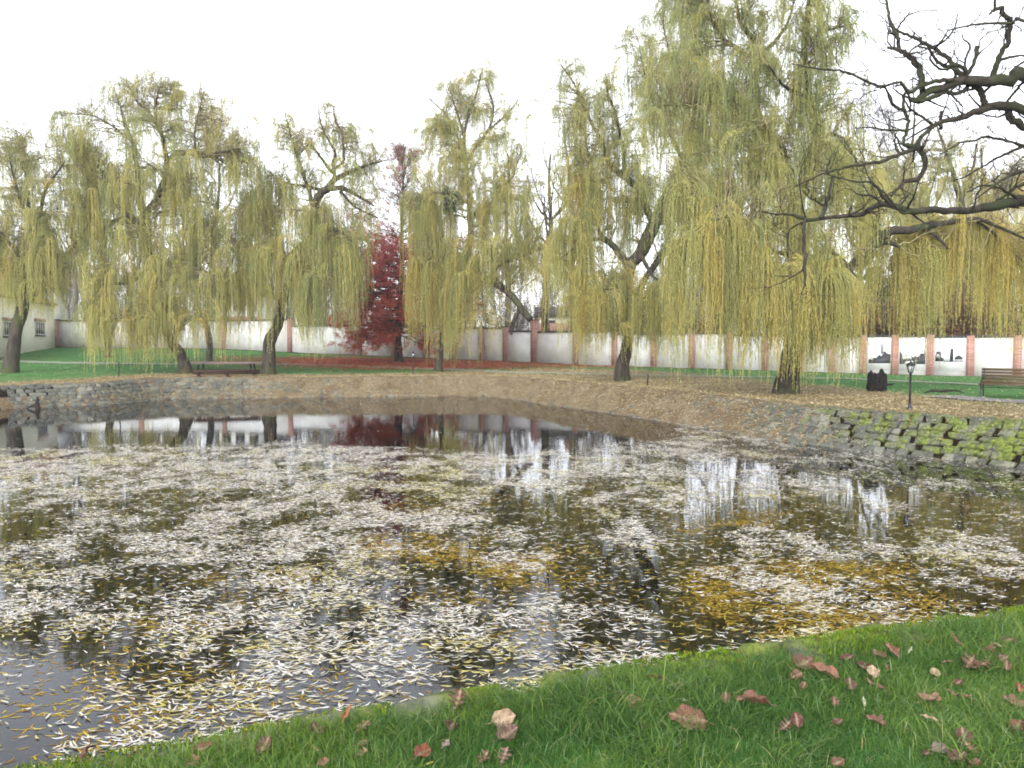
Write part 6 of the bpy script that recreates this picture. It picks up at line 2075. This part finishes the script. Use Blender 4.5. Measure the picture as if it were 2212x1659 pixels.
def timber():
    a_, b_ = on_ground(417, 814), on_ground(561, 813)
    d = b_ - a_
    L = np.linalg.norm(d[:2])
    c = (a_ + b_) / 2
    root = empty('low_timber_bench', (c[0], c[1], float(zland(c[0], c[1]))), math.atan2(d[1], d[0]), 'long low dark brown plank bench on the grass between two willow trunks', 'plank bench')
    A = Acc(); A.box((0, 0, 0.30), (L, 0.36, 0.10)); A.box((0, -0.12, 0.2), (L, 0.06, 0.16)); A.build('plank', M['beam'], root)
    for x in (-L * 0.42, 0, L * 0.42):
        B = Acc(); B.box((x, 0, 0.12), (0.22, 0.3, 0.26)); B.build('leg', M['beam'], root)
    p = on_ground(490, 799)
    r2 = empty('picnic_table', (p[0], p[1], float(zland(p[0], p[1]))), 0.1, 'pale pinkish table on the lawn behind the low plank bench', 'table')
    T = Acc(); T.box((0, 0, 0.42), (4.0, 1.5, 0.08)); T.build('tabletop', M['slab'], r2)
    for x in (-1.5, 1.5):
        for y in (-0.5, 0.5):
            B = Acc(); B.tube([(x, y, -0.05), (x * 0.97, y * 0.9, 0.38)], 0.05, 8); B.build('leg', M['beam'], r2)


timber()


def stake(x, y, h, label, lean=(0, 0)):
    b = on_ground(x, y)
    A = Acc()
    r_ = np.random.default_rng(int(x))
    pts = [(lean[0] * t + r_.normal(0, 0.006), lean[1] * t, h * t - 0.15 * (t == 0)) for t in np.linspace(0, 1, 7)]
    A.tube(pts, [0.035, 0.028, 0.024], 8, 14)
    A.lathe([(0.03, h), (0.034, h + 0.015), (0.02, h + 0.03)], (lean[0], lean[1], 0), 8)
    o = A.build('wooden_stake', M['stick'], smooth=True)
    o.location = tuple(b)
    tag(o, label, 'stake', 'thin dark stakes beside the willows')


stake(1349, 826, 1.35, 'thin dark stake leaning against the forked willow trunk', (0.02, 0))
stake(1398, 835, 0.5, 'short thin stake in the leaf litter right of the forked willow', (0.03, 0))
stake(1724, 843, 0.95, 'dark stake just right of the thickest willow trunk', (0.02, 0))
stake(257, 815, 0.75, 'short dark post at the left bank below the second willow', (0.01, 0))


def fallen_branch(x, y, L, rz, label):
    b = on_ground(x, y)
    r_ = np.random.default_rng(int(x))
    A = Acc()
    P = [(-L / 2, 0, 0.05), (-L / 4, 0.05, 0.11), (0, -0.02, 0.09), (L / 4, 0.06, 0.12), (L / 2, 0.0, 0.04)]
    A.tube(P, [0.02, 0.045, 0.04, 0.03, 0.01], 8, 20)
    for k in range(6):
        t = r_.uniform(-0.4, 0.4) * L
        A.tube([(t, 0, 0.08), (t + 0.12, r_.normal(0, .12), 0.14), (t + 0.26, r_.normal(0, .2), 0.12 + r_.uniform(-.05, .12))], [0.016, 0.01, 0.004], 5, 8)
    o = A.build('fallen_branch', M['stick'])
    o.location = tuple(b)
    o.rotation_euler = (0, 0, rz)
    tag(o, label, 'branch', 'broken branches lying on the ground')


fallen_branch(2040, 851, 1.5, 0.1, 'dark fallen branch on the litter between the near lamp and the bench')
fallen_branch(1917, 836, 0.5, 0.4, 'small dark twig heap just right of the charred stump')


def driftwood():
    d = ray(80, 883)
    t = -CAMZ / d[2]
    c = np.array((d[0] * t, d[1] * t, 0.0))
    A = Acc()
    A.tube([(0, 0, -0.3), (0.03, 0, 0.05), (0.0, 0.0, 0.28), (0.06, 0, 0.5)], [0.12, 0.11, 0.085, 0.03], 9, 14)
    A.tube([(0.02, 0, 0.18), (-0.2, 0.02, 0.14), (-0.42, 0, 0.02)], [0.07, 0.05, 0.02], 8, 10)
    A.tube([(0.02, 0, 0.3), (0.14, 0.02, 0.42)], [0.04, 0.015], 6, 6)
    o = A.build('driftwood', M['stick'], smooth=True)
    o.location = tuple(c)
    tag(o, 'dark driftwood snag poking out of the water by the left bank', 'snag')


driftwood()

# ------------------------------------------------------------------ big fallen leaves on the near grass
C_ = {'rust': (0.23, 0.085, 0.04), 'brown': (0.19, 0.095, 0.05), 'dark': (0.12, 0.03, 0.018), 'tan': (0.36, 0.21, 0.12), 'pink': (0.33, 0.14, 0.085), 'peach': (0.56, 0.41, 0.27),
      'purple': (0.21, 0.11, 0.09), 'maroon': (0.26, 0.105, 0.07), 'green': (0.45, 0.52, 0.33), 'yellow': (0.55, 0.42, 0.04), 'straw': (0.50, 0.40, 0.22), 'orange': (0.42, 0.13, 0.03), 'red': (0.29, 0.075, 0.03), 'grey': (0.36, 0.27, 0.24)}


def leaf_outline(kind, r_):
    n = 44
    t = np.linspace(0, 1, n)
    if kind == 'willow':
        w_ = 0.13 * np.sin(np.pi * t) ** 0.8
    elif kind == 'round':
        w_ = 0.43 * np.sin(np.pi * t ** 0.85) ** 0.6 * (1 + 0.09 * np.abs(((t * 11) % 1) - 0.5) * 2 - 0.045)
    elif kind == 'oak':
        w_ = 0.40 * np.sin(np.pi * t ** 1.1) ** 0.55 * (0.66 + 0.40 * np.cos(2 * np.pi * (t * 4.2 - 0.35)))
        w_ = np.maximum(w_, 0.03)
    elif kind == 'maple':
        w_ = 0.48 * np.sin(np.pi * t ** 0.8) ** 0.7 * (0.60 + 0.42 * np.abs(np.cos(np.pi * t * 3.0)) ** 0.7)
    else:      # oval
        w_ = 0.37 * np.sin(np.pi * t ** 0.9) ** 0.7 * (1 + 0.07 * np.abs(((t * 9) % 1) - 0.5) * 2)
    w_[0] = w_[-1] = 0.006
    return t, w_ * (1 + r_.normal(0, 0.02, n))


def big_leaf(x, y, px, kind, colr, yaw, shape, label, lift=0.045):
    """px: apparent length in photo pixels; shape: flat, fold, curl, up"""
    r_ = np.random.default_rng(int(x * 7 + y))
    b = on_ground(x, y + px * 0.06, 0.05)
    L = px * S * np.linalg.norm(b[1]) / 780 * (1.08 if shape != 'up' else 1.25)
    t, w_ = leaf_outline(kind, r_)
    n = len(t)
    rowsv = []
    us = np.array((-1, -0.66, -0.33, 0, 0.33, 0.66, 1))
    fold = {'flat': 0.10, 'fold': 0.95, 'curl': 0.45, 'up': 0.5}[shape]
    curl = {'flat': 0.05, 'fold': 0.10, 'curl': 0.42, 'up': 0.18}[shape]
    ph = r_.uniform(0, 6)
    for u in us:
        yy = u * w_
        z = fold * np.abs(yy) * (1 if shape != 'fold' else (1.0 if u > 0 else 0.25)) + curl * (t - 0.45) ** 2 * 1.6 + 0.03 * np.sin(8 * t + ph + 3 * u) + 0.05 * (np.abs(u) ** 2) * np.sin(13 * t + ph * 2 + 2 * u) + 0.02 * np.sin(23 * t - 5 * u)
        yy2 = yy * (1 - 0.35 * (fold > 0.6) * (u > 0))
        rowsv.append(np.stack([t - 0.5, yy2, z], -1))
    V = np.stack(rowsv, 1) * L
    m = len(us)
    idx = np.arange(n * m).reshape(n, m)
    q = np.stack([idx[:-1, :-1], idx[1:, :-1], idx[1:, 1:], idx[:-1, 1:]], -1).reshape(-1, 4)
    # veins: midrib and side veins
    tt = np.repeat(t, m); uu = np.tile(us, n)
    vein = np.where(np.abs(uu) < 0.05, 1.0, 0.35 * (np.abs(((tt * 7 - np.abs(uu) * 1.1) % 1) - 0.5) < 0.13))
    M3 = rotz(yaw)
    if shape == 'up':
        M3 = rotz(yaw) @ roty(-0.55) @ rotx(r_.normal(0, 0.4))
    else:
        M3 = rotx(r_.normal(0.14, 0.12) + (0.2 if px > 50 else 0)) @ rotz(yaw) @ roty(r_.normal(-0.08, 0.12)) @ rotx(r_.normal(0.0, 0.15))
    V = V.reshape(-1, 3) @ M3.T
    st = np.array([(-0.5, 0, 0), (-0.62, 0.02, 0.01), (-0.74, 0.05, 0.0)]) * L @ M3.T
    A = Acc()
    A.add(V, [q])
    A.tube(st, 0.0016, 4)
    vv = np.r_[vein, np.full(12, 0.6)]
    o = A.build('fallen_leaf', M['leaf'], smooth=True, attrs={'vein': ('POINT', vv)})
    zmin = V[:, 2].min()
    o.location = (float(b[0]), float(b[1]), float(b[2]) + lift - min(0, zmin) * 0.75)
    c = np.array(C_[colr]) * r_.uniform(0.75, 1.05) * (0.62 if colr not in ('green', 'yellow', 'straw', 'peach') else 0.8)
    o.color = (float(c[0]), float(c[1]), float(c[2]), 1)
    tag(o, label, 'leaf', 'big fallen leaves on the near grass')


LEAVES = [
    (1486, 1556, 78, 'round', 'pink', 3.0, 'flat', 'largest flat pinkish red leaf with a toothed edge and visible veins'),
    (1626, 1521, 70, 'oval', 'maroon', 3.1, 'fold', 'large folded maroon leaf above right of the largest pink leaf'),
    (1338, 1506, 32, 'oval', 'brown', 1.2, 'curl', 'curled brown oval leaf touching a lobed tan-brown leaf'),
    (1368, 1524, 42, 'maple', 'tan', 0.4, 'flat', 'lobed tan-brown leaf beside the curled brown oval leaf'),
    (1421, 1471, 40, 'oval', 'rust', 2.7, 'fold', 'folded rust leaf just below the mossy stone edge at the middle'),
    (1458, 1491, 38, 'oak', 'dark', 0.3, 'curl', 'dark red oak leaf right below the folded rust leaf'),
    (1473, 1514, 28, 'willow', 'green', 2.3, 'flat', 'pale green slim leaf under the dark red oak leaf'),
    (1431, 1624, 26, 'willow', 'yellow', 2.2, 'flat', 'single bright yellow slim leaf below the largest pink leaf'),
    (1088, 1564, 52, 'oval', 'peach', 0.2, 'fold', 'pale peach leaf lying on top of a purplish leaf'),
    (1096, 1588, 48, 'maple', 'purple', 0.5, 'curl', 'purplish pink leaf under the pale peach leaf'),
    (990, 1522, 44, 'oak', 'brown', 1.3, 'up', 'upright brown oak leaf at the grass edge by the water'),
    (785, 1575, 42, 'oak', 'tan', 1.1, 'flat', 'broad tan oak leaf with round lobes at the left centre'),
    (975, 1571, 38, 'oval', 'dark', 1.4, 'fold', 'dark red folded leaf below the upright brown oak leaf'),
    (683, 1579, 36, 'oval', 'dark', 2.3, 'curl', 'dark brown curled leaf left of the broad tan oak leaf'),
    (748, 1556, 40, 'willow', 'orange', 1.2, 'up', 'narrow orange leaf standing upright in the grass'),
    (913, 1632, 46, 'oval', 'red', 0.9, 'fold', 'bright brick red folded leaf near the bottom edge'),
    (573, 1621, 36, 'oval', 'brown', 1.3, 'up', 'upright reddish brown leaf near the bottom, left of centre'),
    (783, 1628, 28, 'oak', 'tan', 0.8, 'curl', 'small tan oak leaf below the broad tan oak leaf'),
    (785, 1606, 24, 'oval', 'tan', 0.3, 'curl', 'small pale tan leaf between two tan oak leaves'),
    (700, 1650, 26, 'maple', 'pink', 0.4, 'curl', 'small pinkish leaf cut by the bottom edge below the dark curled leaf'),
    (1045, 1645, 34, 'oak', 'brown', 1.0, 'curl', 'brown oak leaf at the bottom edge, left of a purplish grey oak leaf'),
    (1090, 1645, 38, 'oak', 'purple', 1.2, 'flat', 'purplish grey oak leaf at the bottom edge'),
    (928, 1650, 20, 'willow', 'yellow', 0.4, 'flat', 'small yellow leaf right below the brick red leaf'),
    (963, 1608, 22, 'oval', 'grey', 1.0, 'flat', 'small pale grey leaf between the brick red and dark red leaves'),
    (683, 1615, 24, 'willow', 'straw', 2.5, 'curl', 'straw-coloured curled slip of leaf below the dark curled leaf'),
    (190, 1633, 34, 'oval', 'rust', 1.4, 'up', 'rust leaf standing upright at the far left of the grass'),
    (440, 1624, 38, 'oval', 'rust', 0.3, 'curl', 'rust brown leaf left of the upright reddish brown leaf'),
    (415, 1649, 38, 'oak', 'pink', 1.2, 'curl', 'pinkish oak leaf cut by the bottom edge, under a rust brown leaf'),
    (1734, 1438, 48, 'maple', 'brown', 0.5, 'curl', 'large crumpled brown leaf above a small pinkish folded leaf'),
    (1721, 1462, 30, 'oval', 'pink', 0.4, 'fold', 'small pinkish folded leaf under the large crumpled brown leaf'),
    (1781, 1459, 60, 'oval', 'pink', 2.6, 'fold', 'long rolled pinkish red leaf right of the crumpled brown leaf'),
    (1836, 1482, 26, 'oval', 'brown', 1.4, 'up', 'small upright brown leaf at the tip of the long rolled leaf'),
    (1899, 1416, 36, 'oval', 'brown', 1.9, 'curl', 'curled brown leaf below the mossy stones, left of a darker one'),
    (1926, 1409, 30, 'oval', 'rust', 2.1, 'up', 'upright rust leaf close behind the curled brown leaf'),
    (1866, 1444, 32, 'oval', 'dark', 2.7, 'curl', 'dark brown leaf touching a pale tan square leaf'),
    (1886, 1455, 30, 'maple', 'peach', 1.2, 'flat', 'pale tan squarish leaf touching the dark brown leaf'),
    (1915, 1446, 20, 'oval', 'brown', 1.3, 'fold', 'small brown leaf right of the pale tan squarish leaf'),
    (1891, 1484, 42, 'willow', 'brown', 2.5, 'curl', 'long curled brown leaf below the pale tan squarish leaf'),
    (1831, 1424, 32, 'oval', 'dark', 0.2, 'curl', 'dark leaf half hidden in the grass above the long rolled leaf'),
    (2094, 1436, 46, 'oak', 'brown', 0.8, 'curl', 'big brown oak leaf in the pair at the right'),
    (2123, 1433, 38, 'oak', 'brown', 0.4, 'flat', 'second brown oak leaf in the pair, on the right side'),
    (2167, 1425, 26, 'oval', 'purple', 0.3, 'curl', 'dull purplish leaf near the right edge, above a brown one'),
    (2174, 1442, 26, 'oval', 'brown', 1.1, 'fold', 'brown folded leaf near the right edge, under the purplish leaf'),
    (2069, 1394, 38, 'willow', 'pink', 2.5, 'curl', 'long pinkish leaf in the grass near the upper right edge of the bank'),
    (2176, 1384, 38, 'oval', 'brown', 0.2, 'flat', 'flat brown leaf highest up at the right edge'),
    (2139, 1405, 30, 'oval', 'rust', 0.3, 'curl', 'rust leaf beside a straw-coloured slip near the right edge'),
    (2155, 1393, 30, 'willow', 'straw', 2.9, 'flat', 'straw-coloured slim leaf under the flat brown leaf'),
    (1966, 1404, 24, 'willow', 'green', 0.8, 'flat', 'pale green slim leaf right of the upright rust leaf'),
    (2009, 1509, 48, 'maple', 'tan', 0.4, 'curl', 'golden tan lobed leaf in the middle of the right lawn'),
    (2071, 1506, 44, 'willow', 'tan', 2.6, 'curl', 'long rolled tan leaf right of the golden tan lobed leaf'),
    (2069, 1476, 24, 'oval', 'dark', 0.4, 'curl', 'small dark leaf above the long rolled tan leaf'),
    (2201, 1493, 28, 'oval', 'red', 1.1, 'fold', 'reddish leaf cut by the right edge'),
    (2188, 1517, 42, 'oval', 'brown', 2.7, 'curl', 'brown leaf at the right edge under the reddish cut leaf'),
    (2009, 1551, 36, 'willow', 'peach', 2.8, 'flat', 'cream-coloured slim leaf below the golden tan lobed leaf'),
    (1891, 1564, 40, 'maple', 'maroon', 2.5, 'fold', 'maroon three-cornered leaf alone in the lower right grass'),
    (1809, 1567, 30, 'oval', 'brown', 0.5, 'curl', 'brown crumpled leaf left of the maroon three-cornered leaf'),
    (1696, 1569, 34, 'oak', 'brown', 0.6, 'curl', 'brown oak leaf beside a darker upright one, right of the largest leaf'),
    (1721, 1564, 30, 'oval', 'dark', 1.4, 'up', 'darker upright leaf beside the brown oak leaf'),
    (2196, 1575, 36, 'maple', 'rust', 0.6, 'curl', 'rust lobed leaf at the right edge, low down'),
    (2081, 1600, 36, 'oval', 'brown', 1.3, 'up', 'upright brown leaf above a tan one at the lower right'),
    (2096, 1619, 30, 'oak', 'tan', 1.9, 'curl', 'tan oak leaf under the upright brown leaf at the lower right'),
    (2031, 1616, 38, 'oval', 'grey', 0.2, 'flat', 'pinkish grey flat leaf left of the tan oak leaf'),
    (2069, 1641, 42, 'maple', 'brown', 0.4, 'curl', 'brown lobed leaf near the bottom edge at the right'),
    (2106, 1655, 26, 'oval', 'rust', 0.2, 'curl', 'rust leaf cut by the bottom edge at the right'),
    (1809, 1650, 32, 'oval', 'brown', 0.3, 'curl', 'reddish brown leaf at the bottom edge, below the maroon leaf'),
    (2001, 1630, 20, 'oval', 'dark', 0.3, 'curl', 'small dark leaf left of the pinkish grey leaf'),
    (1736, 1486, 22, 'oval', 'brown', 0.9, 'curl', 'small brown leaf below the long rolled pinkish red leaf'),
    (2049, 1430, 22, 'oval', 'tan', 0.2, 'flat', 'small tan leaf left of the brown oak leaf pair'),
    (2019, 1454, 26, 'oval', 'straw', 1.2, 'curl', 'pale straw leaf above the golden tan lobed leaf'),
    (1801, 1519, 22, 'oval', 'brown', 1.2, 'up', 'small brown leaf sunk upright in the grass right of the maroon fold'),
    (1866, 1518, 22, 'willow', 'green', 1.3, 'up', 'whitish green slim leaf standing upright in the right grass'),
    (1568, 1514, 24, 'oval', 'brown', 1.3, 'up', 'small brown leaf left of the large folded maroon leaf'),
    (1390, 1572, 20, 'oval', 'brown', 0.8, 'curl', 'small brown leaf left of the largest pink leaf'),
]
for l_ in LEAVES:
    big_leaf(*l_)
print('done', len(bpy.data.objects))


# ------------------------------------------------------------------ thin haze volume, added to stand in for lens glare
def haze():
    m, N, L = newmat('glare_haze')
    out = N.new('ShaderNodeOutputMaterial')
    v = N.new('ShaderNodeVolumePrincipled')
    v.inputs['Color'].default_value = (0.93, 0.95, 1.0, 1)
    v.inputs['Density'].default_value = 0.0008
    v.inputs['Anisotropy'].default_value = 0.3
    L.new(v.outputs[0], out.inputs['Volume'])
    A = Acc()
    A.box((0, 600, 13), (1830, 1830, 32))
    tag(A.build('haze', m), kind='stuff')


haze()
